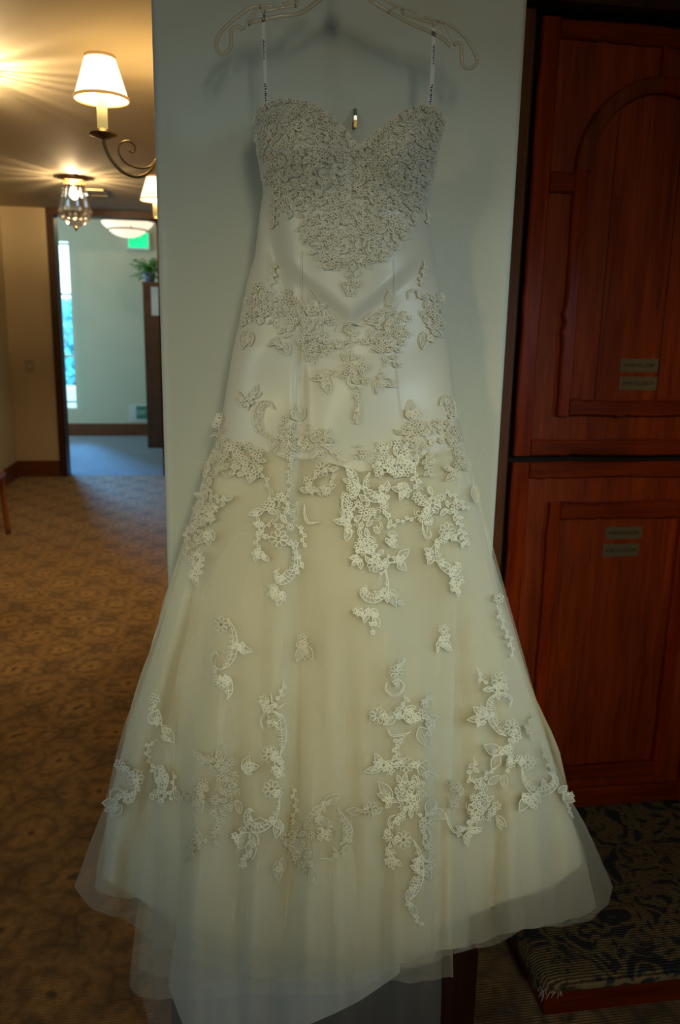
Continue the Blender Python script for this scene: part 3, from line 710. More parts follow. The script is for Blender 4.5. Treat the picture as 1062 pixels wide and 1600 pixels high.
cloth('tulle_front_layer', M_tulle, tabf([(690,350),(1100,285),(1300,245),(1440,222),(1530,212),(1600,212)]), tabf([(690,715),(1000,690),(1380,668),(1450,672),(1535,676),(1600,676)]), SEAM, [(212,1512),(260,1530),(330,1540),(420,1530),(500,1538),(560,1520),(600,1515),(676,1500)], .004, dress, 150, 160, .3, wob=2)
# train: lining and net that fall behind to the floor
Lt = tabf([(1300,240),(1540,216),(1600,232),(1800,300)]); Rt = tabf([(1300,690),(1525,690),(1600,688),(1800,700)])
cloth('train_net', M_tulle3, Lt, Rt, [(250,1380),(680,1380)], [(240,1740),(690,1700)], .052, dress, 120, 80, .9)
cloth('train_lining', M_lining, tabf([(1300,300),(1540,262),(1600,285),(1800,360)]), tabf([(1300,640),(1521,624),(1545,590),(1565,560),(1585,520),(1602,480),(1700,330)]), [(300,1380),(640,1380)], [(285,1680),(300,1675)], .062, dress, 90, 90, .2)
# back of the gown, against the wall
def back_sheet():
    nx, ny = 40, 60; ys = np.linspace(262, 1500, ny); PX = np.zeros((ny, nx)); PY = np.zeros((ny, nx)); D = np.zeros((ny, nx))
    for j, y in enumerate(ys):
        s = np.linspace(-1, 1, nx); l, r = Lx(y), Rx(y)
        if y > 1250: l = l+(y-1250)*.25; r = r-(y-1250)*.25
        PX[j] = (l+r)/2+s*(r-l)/2*.92; PY[j] = y if j else y+14*np.cos(s*1.5)
        if y > 700: hemy = 1440-95*np.abs(s)**2.2; PY[j] = 700+(y-700)/(1500-700)*(hemy-700)
        base = YS0 - np.interp(y, [100, 600, 1620], [0, 0, .05])
        D[j] = base+ (1.355-base)*np.power(np.clip(1-np.abs(s)**2.5, 0, 1), .6)
    W = world_at(PX, PY, D).reshape(-1, 3); idx = np.arange(nx*ny).reshape(ny, nx)
    F = np.stack([idx[:-1, :-1], idx[:-1, 1:], idx[1:, 1:], idx[1:, :-1]], -1).reshape(-1, 4)
    me = bpy.data.meshes.new('back_panel'); me.from_pydata(W.tolist(), [], F.tolist()); me.polygons.foreach_set('use_smooth', [True]*len(me.polygons))
    return link('back_panel', me, M_satin, dress)
back_sheet()

# ---- lace built in drawing units and laid on the gown's surface
rl = random.Random(17)
class Lace:
    def __init__(s): s.v = []; s.f = []; s.mi = []
    def cord(s, pts, r=.75, lift=.6, closed=False, mi=0):
        P = [np.array(p, float) for p in pts]
        if closed: P = P+[P[0]]
        m = len(P); b = len(s.v)
        for i, p in enumerate(P):
            if closed: t = P[(i+1) % (m-1)]-P[(i-1) % (m-1)]
            else: t = P[min(i+1, m-1)]-P[max(i-1, 0)]
            L = math.hypot(*t) or 1; nx, ny = -t[1]/L*r, t[0]/L*r
            s.v += [(p[0]+nx, p[1]+ny, lift), (p[0], p[1], lift+r*1.1), (p[0]-nx, p[1]-ny, lift)]
        for i in range(m-1):
            for j in range(2): s.f.append((b+i*3+j, b+i*3+j+1, b+i*3+3+j+1, b+i*3+3+j)); s.mi.append(mi)
    def fill(s, pts, lift=.5, mi=1):
        b = len(s.v); s.v += [(p[0], p[1], lift) for p in pts]; s.f.append(tuple(range(b, b+len(pts)))); s.mi.append(mi)
    def dot(s, x, y, r=1.1, lift=1.0, mi=2):
        b = len(s.v); s.v.append((x, y, lift+r*1.2))
        n = 6
        for k in range(n): s.v.append((x+.75*r*math.cos(k*6.283/n), y+.75*r*math.sin(k*6.283/n), lift+r*.8))
        for k in range(n): s.v.append((x+r*math.cos(k*6.283/n), y+r*math.sin(k*6.283/n), lift-r*.2))
        for k in range(n):
            q = (k+1) % n
            s.f.append((b, b+1+k, b+1+q)); s.mi.append(mi)
            s.f.append((b+1+k, b+1+n+k, b+1+n+q, b+1+q)); s.mi.append(mi)
    def build(s, name, parent, mats):
        if not s.v: return None
        A = np.array(s.v, float); l, r = Lx(A[:,1]), Rx(A[:,1])
        D = Dep(np.clip(A[:,0], l+3, r-3), A[:,1])-.0045-A[:,2]*.00085
        low = sstep((A[:,1]-690)/60)*.0045                           # over the net layers of the skirt
        D = D-low
        W = world_at(A[:,0], A[:,1], D)
        me = bpy.data.meshes.new(name); me.from_pydata(W.tolist(), [], s.f); 
        for m_ in mats: me.materials.append(m_)
        me.polygons.foreach_set('material_index', s.mi); me.polygons.foreach_set('use_smooth', [True]*len(s.f)); me.update()
        return link(name, me, None, parent)
LM = [M_cord, M_net, M_bead, M_crys]
LMW = [M_cord_d, M_net, M_bead, M_crys]
def leaf(L, x0, y0, x1, y1, wr=.23):
    d = math.hypot(x1-x0, y1-y0) or 1; ux, uy = (x1-x0)/d, (y1-y0)/d; w_ = max(2.4, d*wr)
    out = []
    for side in (1, -1):
        rng = range(0, 9) if side == 1 else range(8, -1, -1)
        for k in rng:
            t = k/8; ww = w_*math.sin(math.pi*t**.85)*side
            if side == -1 and k in (0, 8): continue
            out.append((x0+ux*d*t-uy*ww, y0+uy*d*t+ux*ww))
    L.fill(out, .4); L.cord(out, .85, .55, True)
    L.cord([(x0+ux*d*t, y0+uy*d*t) for t in (.12, .4, .75)], .45, .5)
    if d > 15: L.cord([(x0+ux*d*t+(-uy)*w_*.42*math.sin(math.pi*t), y0+uy*d*t+ux*w_*.42*math.sin(math.pi*t)) for t in (.15,.35,.55,.78)], .42, .45)
def flower(L, x, y, r, n=None, crystal=None):
    n = n or (8 if r > 10 else 6 if r > 6 else 5); a0 = rl.uniform(0, 6.28)
    L.fill([(x+r*.8*math.cos(k*6.283/12), y+r*.8*math.sin(k*6.283/12)) for k in range(12)], .35)
    for k in range(n):
        a = a0+6.283*k/n; pts = []
        rc = r*.66; pr = r*.34
        for j in range(8):
            b = 6.283*j/8
            ox = rc*math.cos(a)+pr*1.05*math.cos(b)*math.cos(a)-pr*.82*math.sin(b)*math.sin(a)
            oy = rc*math.sin(a)+pr*1.05*math.cos(b)*math.sin(a)+pr*.82*math.sin(b)*math.cos(a)
            pts.append((x+ox, y+oy))
        L.cord(pts, .68, .55, True)
        if r > 8: L.dot(x+rc*.55*math.cos(a), y+rc*.55*math.sin(a), .75, .8)
    if r > 8: L.cord([(x+r*.3*math.cos(k*6.283/8), y+r*.3*math.sin(k*6.283/8)) for k in range(8)], .6, .6, True)
    L.dot(x, y, max(1.1, r*.15), .9, 3 if (crystal or (crystal is None and rl.random() < .35)) else 2)
def scroll(L, pts, ribs=True, w_=7.5):
    """C-shaped scroll: double cord with crescents on its inner side and a curl at its end"""
    P = smooth_line(pts, 6); m = len(P)
    cx = sum(p[0] for p in P)/m; cy = sum(p[1] for p in P)/m
    inner = []
    for i, p in enumerate(P):
        t = P[min(i+1, m-1)]-P[max(i-1, 0)]; l = math.hypot(*t) or 1; n_ = np.array((-t[1]/l, t[0]/l))
        if np.dot(n_, np.array((cx, cy))-p) < 0: n_ = -n_
        ww = w_*math.sin(math.pi*min(1, (i+.6)/m)); inner.append(p+n_*ww)
    for i in range(m-1): L.fill([P[i], P[i+1], inner[i+1], inner[i]], .38)
    L.cord(P, .85, .6); L.cord(inner, .6, .55)
    if ribs:
        for i in range(2, m-3, 3):
            p = P[i]; q = inner[i]; n_ = (q-p); t = P[i+1]-P[i-1]; l = math.hypot(*t) or 1; t = t/l
            e = p+n_*2.0
            L.cord([p, p+n_*1.0+t*3.0, e+t*1.8, e-t*1.6, p+n_*.9-t*2.2], .55, .55)
            L.fill([p, p+n_*1.0+t*3.0, e+t*1.8, e-t*1.6, p+n_*.9-t*2.2], .4)
    L.dot(P[-1][0], P[-1][1], 1.3, .8, 0)
def vine(L, pts, dense=1.0, lf=6.5):
    P = smooth_line(pts, 5); L.cord(P, .75, .6); acc = 0; sd = 1
    for i in range(1, len(P)):
        acc += math.hypot(*(P[i]-P[i-1]))
        if acc > 5.5/dense:
            acc = 0; sd = -sd; t = P[i]-P[i-1]; a = math.atan2(t[1], t[0])+sd*rl.uniform(.6, 1.1); l = lf*rl.uniform(.7, 1.2)
            leaf(L, P[i][0], P[i][1], P[i][0]+l*math.cos(a), P[i][1]+l*math.sin(a), .27)
            if rl.random() < .5: L.dot(P[i][0]-3*math.sin(a)*sd, P[i][1]+2*math.cos(a), .9, .9)
def inside(x, y, poly):
    c = False; j = len(poly)-1
    for i in range(len(poly)):
        xi, yi = poly[i]; xj, yj = poly[j]
        if (yi > y) != (yj > y) and x < (xj-xi)*(y-yi)/(yj-yi+1e-9)+xi: c = not c
        j = i
    return c
def dense(L, poly, step=13.2, beads=.3):
    xs = [p[0] for p in poly]; ys = [p[1] for p in poly]; y = min(ys)+step*.3; row = 0
    while y < max(ys):
        x = min(xs)+(step*.5 if row % 2 else 0)
        while x < max(xs):
            px, py = x+rl.uniform(-2.4, 2.4), y+rl.uniform(-2.4, 2.4)
            if inside(px, py, poly):
                q = rl.random(); a = rl.uniform(0, 6.28)
                if q < .36: flower(L, px, py, rl.uniform(6.0, 8.6), crystal=rl.random() < .12)
                elif q < .72:
                    l = rl.uniform(11, 17); leaf(L, px-l/2*math.cos(a), py-l/2*math.sin(a), px+l/2*math.cos(a), py+l/2*math.sin(a), .24)
                else:
                    R_ = rl.uniform(4, 6.2); pts = [(px+R_*(1-.09*k)*math.cos(a+k*.62), py+R_*(1-.09*k)*math.sin(a+k*.62)) for k in range(9)]
                    L.cord(pts, .7, .6); L.cord([(px+(R_+2)*math.cos(a+k*.5), py+(R_+2)*math.sin(a+k*.5)) for k in range(6)], .5, .5)
                for _ in range(3):
                    if rl.random() < beads: L.dot(px+rl.uniform(-6, 6), py+rl.uniform(-6, 6), rl.uniform(.7, 1.1), 1.0)
            x += step
        y += step*.84; row += 1

def motif(spec, warm=False):
    """one applique (part) whose flowers, leaves and scrolls are sub-parts; fine filling is joined"""
    first = spec.replace(';', ' ').split(); ys_ = [float(q) for q in first if q.replace('.', '').isdigit()][1::2]
    mats = LMW if (warm or max(ys_[:6]) < 700) else LM
    bases = []; subs = []
    for ln in spec.strip().split(';'):
        ln = ln.strip()
        if not ln: continue
        k, rest = ln[0], ln[1:].split(); v = [float(q) for q in rest]; L = Lace()
        if k == 'F': flower(L, v[0], v[1], v[2]); subs.append(('lace_flower', L))
        elif k == 'X': flower(L, v[0], v[1], v[2], crystal=True); subs.append(('lace_flower', L))
        elif k == 'L': leaf(L, *v[:4], *(v[4:] or [.23])); subs.append(('lace_leaf', L))
        elif k == 'S': scroll(L, list(zip(v[::2], v[1::2]))); subs.append(('lace_scroll', L))
        elif k == 'C': scroll(L, list(zip(v[::2], v[1::2])), False, 3.0); subs.append(('lace_scroll', L))
        elif k == 'V': vine(L, list(zip(v[::2], v[1::2]))); bases.append(('lace_vine', L))
        elif k == 'W': vine(L, list(zip(v[::2], v[1::2])), 1.5, 9); bases.append(('lace_vine', L))
        elif k == 'G': dense(L, list(zip(v[::2], v[1::2]))); bases.append(('lace_cluster', L))
    # fine sprays tie neighbouring flowers and leaves together
    cen = [np.mean(np.array(L.v)[:, :2], 0) for n_, L in subs]; fillr = Lace()
    for a_ in range(len(cen)):
        near = sorted(range(len(cen)), key=lambda q: np.hypot(*(cen[q]-cen[a_])))[1:3]
        for q in near:
            dd = np.hypot(*(cen[q]-cen[a_]))
            if q > a_ and 9 < dd < 36:
                m_ = (cen[a_]+cen[q])/2+np.array((rl.uniform(-3, 3), rl.uniform(-3, 3)))
                fillr.cord(smooth_line([cen[a_], m_, cen[q]], 4), .7, .55)
                for _ in range(2):
                    an = rl.uniform(0, 6.28); l = rl.uniform(6, 10); leaf(fillr, m_[0], m_[1], m_[0]+l*math.cos(an), m_[1]+l*math.sin(an), .28)
                if rl.random() < .5: flower(fillr, m_[0]+rl.uniform(-4, 4), m_[1]+rl.uniform(-4, 4), rl.uniform(3.6, 5.2))
                fillr.dot(m_[0], m_[1], 1.0, .9)
    if fillr.v: subs.append(('lace_spray', fillr))
    subs = bases+subs; nm, L = subs.pop(0); o = L.build('lace_applique', dress, mats)
    for nm, L in subs:
        if L.v:
            q = L.build(nm, o, mats)
            if nm == 'lace_spray': tag(q, kind='stuff')
    return o

BODY = 'G 399 192 404 176 416 165 452 156 496 168 536 202 562 232 594 204 634 178 668 167 690 182 693 205 686 240 674 285 664 322 650 352 632 382 606 404 580 414 562 424 548 440 530 424 500 412 474 388 458 346 436 316 414 286 404 240'
SWIRL = ''.join(';C '+' '.join('%.1f %.1f' % (x+sx*r_*(1-.085*k)*math.cos(a_+k*.62), y+r_*(1-.085*k)*math.sin(a_+k*.62)) for k in range(9))
    for x, y, r_, a_, sx in ((432,205,15,2.2,1),(470,192,14,.4,-1),(505,215,13,3.0,1),(440,250,14,5.0,1),(486,248,16,1.2,-1),(530,262,13,.2,1),(600,250,13,3.3,-1),(640,215,15,2.0,-1),
    (664,242,13,4.4,1),(586,292,14,1.5,1),(536,300,14,1.6,-1),(476,300,13,3.6,1),(638,290,14,.5,-1),(512,345,13,.6,1),(606,345,13,2.6,-1),(560,338,12,4.8,1),(536,385,11,1.1,-1),(584,384,11,2.0,1)))
motif(BODY+SWIRL+';V 425 290 428 320 427 352;V 668 325 670 350;F 547 455 8;G 535 428 560 428 556 450 540 450', True)
neck = Lace()                                                         # scalloped lace along the neckline
NP = smooth_line(NECK, 5)
for i in range(0, len(NP)-1, 1):
    p = NP[i]; q = NP[i+1]; mx_, my_ = (p+q)/2
    if i % 2 == 0: neck.cord([p, ((p[0]+mx_)/2, my_-3.0), ((q[0]+mx_)/2, my_-3.4), q], .7, .5)
    if i % 3 == 0: flower(neck, mx_, my_+4, 4.6)
neck.build('neckline_edging', dress, LMW)
motif('V 427 408 427 424 424 438 419 450;G 384 452 400 444 420 455 446 450 463 476 466 500 456 530 440 526 430 508 400 515 385 510 374 502 384 480;L 382 516 377 546;L 391 518 389 541;L 434 528 417 540;L 446 534 449 555', True)
motif('L 486 482 480 452;L 490 484 508 478;G 467 480 490 475 515 490 522 500 505 520 520 545 510 562 495 576 475 560 464 530;L 506 588 484 592;L 508 590 513 616;L 510 584 520 578;V 505 575 508 588', True)
motif('L 613 482 609 454;L 601 492 570 499;L 600 499 574 505;G 590 485 612 475 630 485 641 480 641 510 632 540 626 560 626 576 605 572 595 555 575 545 570 525 585 505;L 596 592 620 604;L 592 593 590 616;V 600 575 594 592')
motif('G 530 555 545 545 570 558 573 590 565 612 555 622 545 605 535 590;V 558 618 560 640 556 658;F 557 645 6;C 530 518 535 506 550 503 565 509;V 527 528 530 542;F 552 520 6;C 540 545 552 536 548 526;F 570 534 6;F 528 540 5')
motif('V 663 408 662 425 658 442;X 664 420 5.5;C 640 468 640 456 652 452 655 466;G 655 465 675 455 690 450 694 480 695 510 685 520 668 505 660 490;L 674 514 692 526;L 664 518 661 546')
motif('F 380 628 9;L 388 626 396 606;L 376 624 371 612;L 392 618 401 600;L 396 622 406 612;V 384 642 390 632 394 622;S 428 640 420 627 405 627 396 640 394 656 400 674 414 683 431 684;G 346 626 353 660 350 698 372 690 398 698 418 720 402 745 388 758 372 735 342 738 325 770 312 790 305 776 322 722 335 680;C 345 735 352 745 364 742 366 734;L 390 755 394 725;F 352 690 8;F 373 712 9', True)
motif('G 322 770 336 780 334 812 326 820 318 836 305 850 298 860 292 842 300 810 308 786;V 322 760 332 775 345 782;L 350 782 364 776;L 349 784 347 792;S 316 790 328 792 332 808 328 818;F 311 812 9;F 331 810 6;L 326 832 307 850;L 325 833 325 853 .3;L 328 827 334 845;V 290 820 292 850 290 870;C 312 856 305 864 312 870 316 862;F 299 875 8;L 302 885 319 883;L 300 890 296 904;L 303 893 318 895;L 303 895 307 916', True)
motif('L 462 656 454 640;L 463 657 461 630;L 464 657 469 638;L 466 658 476 638;G 430 652 455 655 480 660 495 672 520 670 528 668 515 690 500 702 510 716 495 715 480 706 460 702 447 724 438 720 440 700 425 706 416 690 430 680;V 500 695 520 706 532 716 530 726;F 502 733 13;F 473 693 9;L 514 735 529 731;F 481 752 8;L 468 764 486 768;L 497 761 503 776 .3;L 504 764 511 775;L 504 763 525 759;V 449 712 455 727 450 743 454 760 446 778 452 796;F 440 672 6;V 396 728 412 745 420 765 425 790 435 805')
motif('G 412 782 440 775 462 790 466 818 440 832 425 822 414 806;L 412 797 388 804;X 399 802 4;V 425 813 412 825 403 838 402 850 403 860 415 870;L 406 862 393 865;L 402 863 397 878;L 407 866 421 877;F 405 834 6;F 435 842 15;S 456 850 463 865 465 885 460 900 450 910 438 913 430 905 428 893 436 889;L 435 920 418 915;L 434 926 417 929;L 435 932 435 948 .3;L 440 924 446 934;C 475 788 475 806 482 818 498 816;V 462 820 472 832 474 850;F 462 850 5;L 470 878 473 888')
motif('G 549 698 573 697 576 715 562 723 550 718', True)
motif('G 538 738 556 740 561 770 578 786 590 800 598 788 604 797 598 815 592 840 588 858 600 868 576 884 562 868 556 850 546 835 536 810 533 780;S 538 728 553 736 560 752 560 770 549 778;C 534 776 535 796 548 799 557 789;S 578 737 568 752 570 773 581 784 592 783 600 773 592 767;L 604 768 605 751 .28;F 600 790 7;L 541 817 521 813;L 546 826 540 845 .3;L 605 835 622 836;L 602 841 611 852;L 605 846 622 856;L 607 824 611 812;X 543 815 5')
motif('L 631 766 611 762;L 631 767 624 781 .28;L 635 767 637 778 .28;L 639 763 626 754;F 620 735 12;W 586 727 600 726 612 722 630 718 648 728 648 745 652 760;G 576 700 600 690 622 680 650 712 655 728 640 744 622 738 600 744 586 730;F 592 738 8')
motif('G 650 762 680 765 705 780 722 790 712 798 700 808 680 810 660 812 646 805 652 790;F 675 790 14;C 660 815 660 830 666 842 674 838 672 830;V 650 808 635 812 624 815 605 826;F 664 803 7;V 690 770 705 772 718 785 732 797')
motif('F 573 853 12;L 561 870 545 872;L 560 873 549 884;L 563 875 563 889 .3;F 585 882 12;V 600 873 615 870 624 874;L 622 873 639 858 .3;L 622 877 633 892 .35;F 605 880 5;S 603 890 607 915 601 933 585 942 570 938 562 926 567 918 574 923;L 607 922 622 932;L 607 925 619 947;L 604 926 605 942;L 622 938 631 946 .3;F 555 955 5;L 566 950 558 962;L 576 950 568 973;L 580 951 592 962;L 583 962 593 980 .28;X 582 988 4;V 592 904 598 895 603 888;F 588 870 6')
motif('L 645 656 634 640;L 646 655 643 624;L 648 656 654 640;G 626 668 650 660 672 648 685 655 690 680 676 686 665 700 650 712 636 700 630 690 622 680;W 665 710 668 730 672 745;L 668 715 678 706;L 672 722 682 720;L 660 680 674 672;F 640 690 9')
motif('G 704 612 711 640 717 680 727 710 737 740 732 748 722 740 712 720 705 696 696 688 690 670 704 650 702 636;S 687 634 691 621 703 618 711 632 710 655 698 672;L 712 738 696 752;L 708 734 692 730;L 716 739 706 750;X 690 688 5;L 741 758 744 786;C 742 765 747 775 742 782', True)
motif('F 698 830 13;X 692 843 7;W 704 798 713 806 718 820 723 835 727 846;L 727 846 734 852;L 724 847 722 856;S 681 845 680 862 684 880 695 894 710 899 719 892 718 880 711 879;L 678 864 662 857;L 677 868 668 882 .3;F 716 907 9;L 710 912 706 925 .3;L 716 919 716 932 .3;L 710 902 704 912')
motif('F 779 935 8;V 776 945 782 965 790 985 797 1000 801 1022')
motif('F 472 998 8;L 474 1008 463 1034;L 475 1008 476 1031;L 477 1008 488 1031', True)
motif('F 693 984 8;S 683 1020 682 1005 692 997 702 1003 706 1018;L 693 1005 705 1018')
motif('F 345 976 13;S 356 966 367 985 371 1005 368 1025 358 1040 345 1047;C 345 1047 332 1040 329 1025 337 1018 341 1025;L 372 1012 394 1018;L 374 1010 381 1023;F 378 1008 5;X 338 1063 7;F 346 1068 8;S 350 1054 361 1062 363 1080 356 1092;L 352 1056 346 1070')
motif('F 241 1092 9;C 246 1109 233 1115 232 1128 239 1132;S 247 1108 252 1122 253 1140 258 1155;L 256 1136 272 1161;L 252 1150 266 1158;V 246 1156 235 1162 230 1176 234 1190 238 1202;S 248 1230 242 1215 243 1200 252 1196 258 1204;L 254 1205 263 1224;F 244 1240 7;X 251 1251 6;L 240 1250 234 1240;L 262 1238 250 1238')
motif('F 187 1195 9;F 212 1215 13;F 214 1232 6;C 171 1248 173 1235 184 1231 194 1238 196 1250;F 200 1249 8;L 182 1254 159 1255 .3;L 182 1258 163 1268;L 190 1258 172 1276 .3;L 192 1252 212 1246;V 270 1205 271 1225 266 1245')
motif('V 305 1175 320 1190 335 1198;L 318 1188 303 1174;L 320 1191 309 1191;L 345 1192 345 1160;L 338 1192 343 1172;G 345 1190 372 1195 375 1215 372 1240 360 1260 350 1290 340 1320 330 1310 332 1270 330 1245 345 1230;F 318 1222 8;V 312 1230 305 1240 290 1243 282 1245;L 308 1240 291 1256;L 308 1243 314 1271;L 312 1238 319 1248;L 280 1250 271 1232;F 312 1308 6;V 325 1305 312 1318 300 1330 290 1340;L 308 1310 307 1292;L 300 1328 287 1323;L 300 1332 291 1344;L 370 1250 376 1272', True)
motif('L 378 1202 390 1181;L 379 1200 405 1197;L 380 1204 394 1210;L 378 1203 392 1190')
motif('V 443 1064 440 1080 435 1092;F 412 1094 8;C 423 1084 425 1100 435 1107 445 1099;F 415 1104 7;C 411 1139 406 1126 413 1114 428 1111 440 1120;S 428 1111 442 1120 447 1140 446 1160 438 1179;L 430 1125 418 1136 .3;F 420 1178 13;X 431 1180 7;F 430 1203 7;F 436 1211 6;L 438 1198 446 1202;F 424 1233 14;X 434 1240 7;S 437 1246 436 1265 428 1285 412 1298 397 1300 385 1291 381 1275 389 1263 397 1268;L 436 1280 431 1310;L 436 1284 442 1300;L 385 1297 372 1296 .3;L 388 1300 372 1328 .28;L 390 1300 403 1320 .28;L 390 1312 395 1343 .25;F 367 1306 6;L 369 1312 372 1322;F 383 1340 5;X 380 1351 6')
motif('G 440 1300 460 1290 484 1300 490 1320 480 1334 495 1345 490 1365 480 1368 465 1355 450 1335 438 1320;V 456 1228 460 1245 462 1265 455 1285;S 475 1292 480 1276 490 1263 505 1256 520 1246;L 505 1256 532 1241;F 508 1293 14;X 513 1308 7;F 500 1308 6;S 527 1262 541 1280 550 1295 545 1312 530 1320;C 500 1342 518 1342 526 1331 519 1324;L 540 1321 536 1336;L 540 1321 548 1326;F 578 1265 12;L 565 1269 540 1266;L 586 1272 598 1262;L 432 1345 436 1376;L 440 1340 442 1362;L 486 1358 494 1382 .3;F 465 1322 12', True)
motif('L 622 1040 633 1028;F 619 1050 11;C 604 1066 602 1078 612 1087 625 1085 632 1071 624 1062;W 631 1086 631 1100 624 1112;F 590 1118 13;S 598 1132 612 1131 622 1120 627 1112;L 630 1114 642 1131;L 632 1110 650 1104;F 658 1118 9;X 669 1090 5;F 664 1100 6;L 664 1125 686 1120;L 664 1130 681 1138;L 655 1136 672 1168 .32;C 605 1139 611 1150 630 1149 641 1144;W 632 1150 620 1160 618 1175 622 1190;F 635 1195 12;X 609 1203 7;F 609 1193 6;L 598 1200 568 1206 .18;L 597 1196 585 1177;L 596 1199 583 1190;L 655 1211 668 1188 .32;L 659 1212 679 1211 .3;G 624 1212 650 1212 664 1225 661 1250 650 1265 640 1276 620 1265 608 1250 618 1235;F 645 1125 7')
motif('L 613 1248 591 1221;L 612 1250 589 1240;L 612 1252 602 1263;F 635 1232 12;F 642 1252 10;F 627 1276 7;C 618 1273 608 1277 606 1289 612 1295 614 1287;F 606 1307 8;V 611 1312 607 1323 608 1335 615 1345;L 608 1328 618 1334;L 613 1343 628 1353;L 610 1341 608 1356;L 608 1341 602 1351;F 630 1312 14;F 663 1287 9;C 667 1294 674 1307 670 1320 661 1320 661 1311;L 676 1247 669 1276 .3;L 675 1266 697 1279 .34;V 650 1270 660 1278 672 1272;S 646 1312 658 1333 662 1355 660 1377 652 1395 641 1406;L 663 1346 680 1344 .15;L 663 1352 673 1375;L 660 1350 643 1344;L 656 1360 641 1352;F 649 1380 9;L 643 1388 636 1410 .28;L 640 1411 652 1437 .2;V 645 1427 650 1436 656 1446')
motif('V 746 1044 750 1057 758 1068;F 780 1063 13;L 771 1076 754 1078;C 797 1104 800 1092 789 1083 776 1083;S 776 1083 763 1093 760 1110 765 1130 778 1145 791 1150;L 760 1122 729 1125 .18;L 758 1120 739 1104;L 759 1128 746 1132;L 760 1117 751 1102;F 799 1137 13;F 806 1150 9;F 795 1170 8;F 785 1175 6;L 782 1177 756 1164 .3;L 780 1180 768 1202 .3;V 775 1200 760 1210 750 1222;F 798 1192 8;V 797 1196 789 1206;L 788 1210 787 1232 .28;F 824 1191 12;F 811 1187 7;S 815 1200 817 1220 828 1238 845 1244 862 1238 872 1225 869 1213 857 1209;L 827 1243 811 1268 .26;L 830 1243 837 1266 .26;L 833 1242 845 1253 .3;L 827 1240 816 1250 .3;L 851 1231 848 1217;L 872 1238 886 1228 .3;L 878 1245 898 1252 .3;L 880 1249 891 1240;F 891 1243 6;C 885 1255 890 1266 895 1277')
motif('W 741 1182 740 1200 733 1215 744 1226;G 740 1225 768 1220 775 1240 780 1260 775 1280 755 1285 740 1276 728 1260 735 1245;F 743 1266 13;L 778 1280 783 1297;L 775 1275 791 1291;C 696 1270 699 1285 708 1300 720 1300 731 1293;F 735 1296 6;L 728 1302 730 1322;L 736 1301 753 1294;C 728 1302 740 1294 752 1300;L 762 1225 782 1212')
motif('G 688 1222 705 1220 726 1230 721 1250 705 1262 694 1266 700 1245', True)
motif('V 832 1112 829 1128 822 1140;F 827 1142 6;L 829 1146 831 1155;V 845 1165 852 1182 860 1200', True)
# loose crystals scattered on the net
cl = Lace()
for x, y in ((341,721),(334,738),(309,826),(325,1095),(332,962),(437,663),(450,676),(557,1480),(697,1232),(470,1110),(541,815),(582,820),(455,640)): cl.dot(x, y, 1.3, 1.2, 3)
for k in range(150): cl.dot(rl.uniform(405, 690), rl.uniform(185, 400) if k < 110 else rl.uniform(400, 440), 1.1, 1.6, 3 if k % 5 == 0 else 2) if False else None
cb = Lace()
polyB = [(float(a), float(b)) for a, b in zip(BODY.split()[1::2], BODY.split()[2::2])]
for k in range(560):
    x, y = rl.uniform(398, 695), rl.uniform(156, 440)
    if inside(x, y, polyB): cb.dot(x, y, rl.uniform(.7, 1.35), 1.7, 3 if rl.random() < .14 else 2)
tag(cb.build('bead_embroidery', dress, LM), kind='stuff')
tag(cl.build('scattered_crystals', dress, LM), kind='stuff')
# princess seams of the bodice
for pts in ([(470,392),(470,440),(468,500),(466,560),(464,640),(462,690)], [(617,405),(617,450),(618,520),(622,600),(630,660)]):
    L = Lace(); L.cord(smooth_line(pts, 6), .45, -1.6, mi=0); L.build('seam', dress, [M_satin, M_net, M_bead, M_crys])

# hanging loops with their size print
def loop(pts, wpx, marks, side):
    P = smooth_line(pts, 10); v = []; f = []
    for i, p in enumerate(P):
        for dx in (-wpx/2, wpx/2):
            for dy in (0, .0008):
                q = world_at(p[0]+dx, p[1], p[2]+dy); v.append(tuple(q))
    for i in range(len(P)-1):
        a = i*4; b = a+4
        f += [(a, a+2, b+2, b), (a+1, b+1, b+3, a+3), (a, b, b+1, a+1), (a+2, a+3, b+3, b+2)]
    o = MB().add(v, f).build('hanging_loop', M_ribbon, dress)
    m = MB(); rk = random.Random(side)
    xs = np.array([(p[1], p[0], p[2]) for p in P]); xs = xs[np.argsort(xs[:,0])]
    for (y0, y1) in marks:
        y = y0
        while y < y1:
            x = np.interp(y, xs[:,0], xs[:,1]); Y = np.interp(y, xs[:,0], xs[:,2])-.0004; h = rk.uniform(1.4, 2.6)
            for (ox, ww) in ((-side*.9, 1.6), (side*.9, rk.choice((0, 1.0)))):
                if ww:
                    a = world_at(x+ox-ww/2, y, Y); b = world_at(x+ox+ww/2, y+h, Y)
                    m.box((a[0], a[1]-.0003, b[2]), (b[0], a[1], a[2]))
            y += h+rk.uniform(.8, 2.0)
    m.build('printed_marks', M_ink, o)
loop([(411,22,1.262), (412,60,1.264), (414,110,1.268), (416,166,1.272), (418,185,1.275)], 5.2, ((62,94), (130,160)), 1)
loop([(677,44,1.262), (677,80,1.264), (675,120,1.268), (671,168,1.272), (670,190,1.275)], 6.5, ((70,100), (132,162)), -1)

# ------------------------------------------------------------------ clear hanger
hg = thing('clothes_hanger', tuple(world_at(543, -40, 1.262)), 'clear plastic clothes hanger carrying the wedding dress', 'hanger')
def htube(pts, rpx, name, Y=1.262, n=8, sm=7):
    P = smooth_line(pts, sm); W = world_at([p[0] for p in P], [p[1] for p in P], [Y]*len(P))
    return MB().tube([tuple(q) for q in W], [rpx*.00098]*len(P), n).build(name, M_acrylic, hg, True)
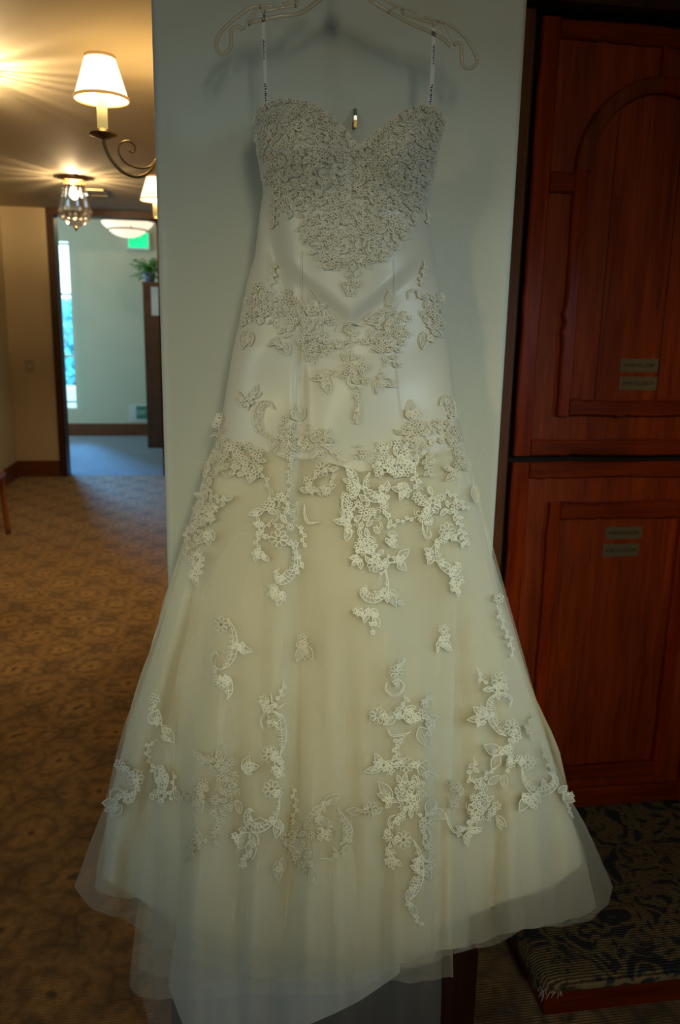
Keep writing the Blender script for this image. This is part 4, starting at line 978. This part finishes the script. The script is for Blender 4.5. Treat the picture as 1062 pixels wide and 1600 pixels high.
# left: px from the close view
htube([(388,36),(405,32),(432,26),(470,20),(505,-4),(543,-22),(570,-6),(600,14),(640,36),(672,50),(690,60),(704,72)], 3.0, 'lower_bar')
htube([(413,18),(440,12),(462,9)], 2.4, 'upper_bar'); htube([(462,10),(464,0),(470,-10),(500,-30)], 2.4, 'upper_bar')
htube([(629,21),(650,28),(676,36)], 2.4, 'upper_bar'); htube([(629,20),(626,12),(612,6),(590,-8),(570,-24)], 2.4, 'upper_bar')
htube([(408,10),(395,11),(380,19),(360,35),(345,50),(338,66),(339,78),(347,85),(356,80),(361,70),(361,50),(366,43),(374,42),(377,47)], 2.6, 'shoulder_end')
htube([(686,33),(700,38),(720,52),(735,70),(745,92),(742,102),(733,107),(724,103),(721,90),(721,73),(716,67),(709,70)], 2.6, 'shoulder_end')
htube([(402,15),(395,28),(388,41)], 1.3, 'strut'); htube([(688,38),(693,50),(699,63)], 1.3, 'strut')
htube([(398,13),(388,30),(381,46)], 1.0, 'strut'); htube([(692,36),(699,50),(706,66)], 1.0, 'strut')
htube([(406,11),(415,9),(427,9)], 1.8, 'strap_notch'); htube([(662,27),(672,29),(686,33)], 1.8, 'strap_notch')
htube([(441,5),(452,3),(463,1)], 1.6, 'strap_notch'); htube([(627,14),(638,16),(650,20)], 1.6, 'strap_notch')
htube([(406,11),(410,17),(413,26)], 1.8, 'strap_notch'); htube([(684,33),(681,38),(676,40)], 1.8, 'strap_notch')
htube([(606,20),(612,14),(620,12)], 1.4, 'strut')
hz = float(world_at(543, -22, 1.262)[2]); hx = float(world_at(543, -22, 1.262)[0])
hk = smooth_line([(hx, 1.262, hz), (hx, 1.262, hz+.05), (hx+.012, 1.275, hz+.075), (hx+.024, 1.30, hz+.105), (hx+.010, 1.335, hz+.128), (hx-.012, 1.355, hz+.112), (hx-.016, 1.352, hz+.098)], 8)
MB().tube(hk, .0018, 8).build('hook', M_silver, hg, True)
MB().lathe((hx, 1.262, hz), [(0, -.012), (.012, -.010), (.014, .0), (.010, .014), (0, .018)], 18).build('swivel_collar', M_acrylic, hg, True)
t = thing('wall_nail', (hx-.004, YW, hz+.12), 'metal nail in the plaster wall holding the hanger hook', 'nail')
MB().tube([(hx-.003, YW+.005, hz+.117), (hx-.003, YW-.055, hz+.121)], .0022, 8).build('shank', M_silver, t, True)
MB().tube([(hx-.003, YW-.055, hz+.121), (hx-.003, YW-.058, hz+.1215)], .006, 12).build('head', M_silver, t, True)
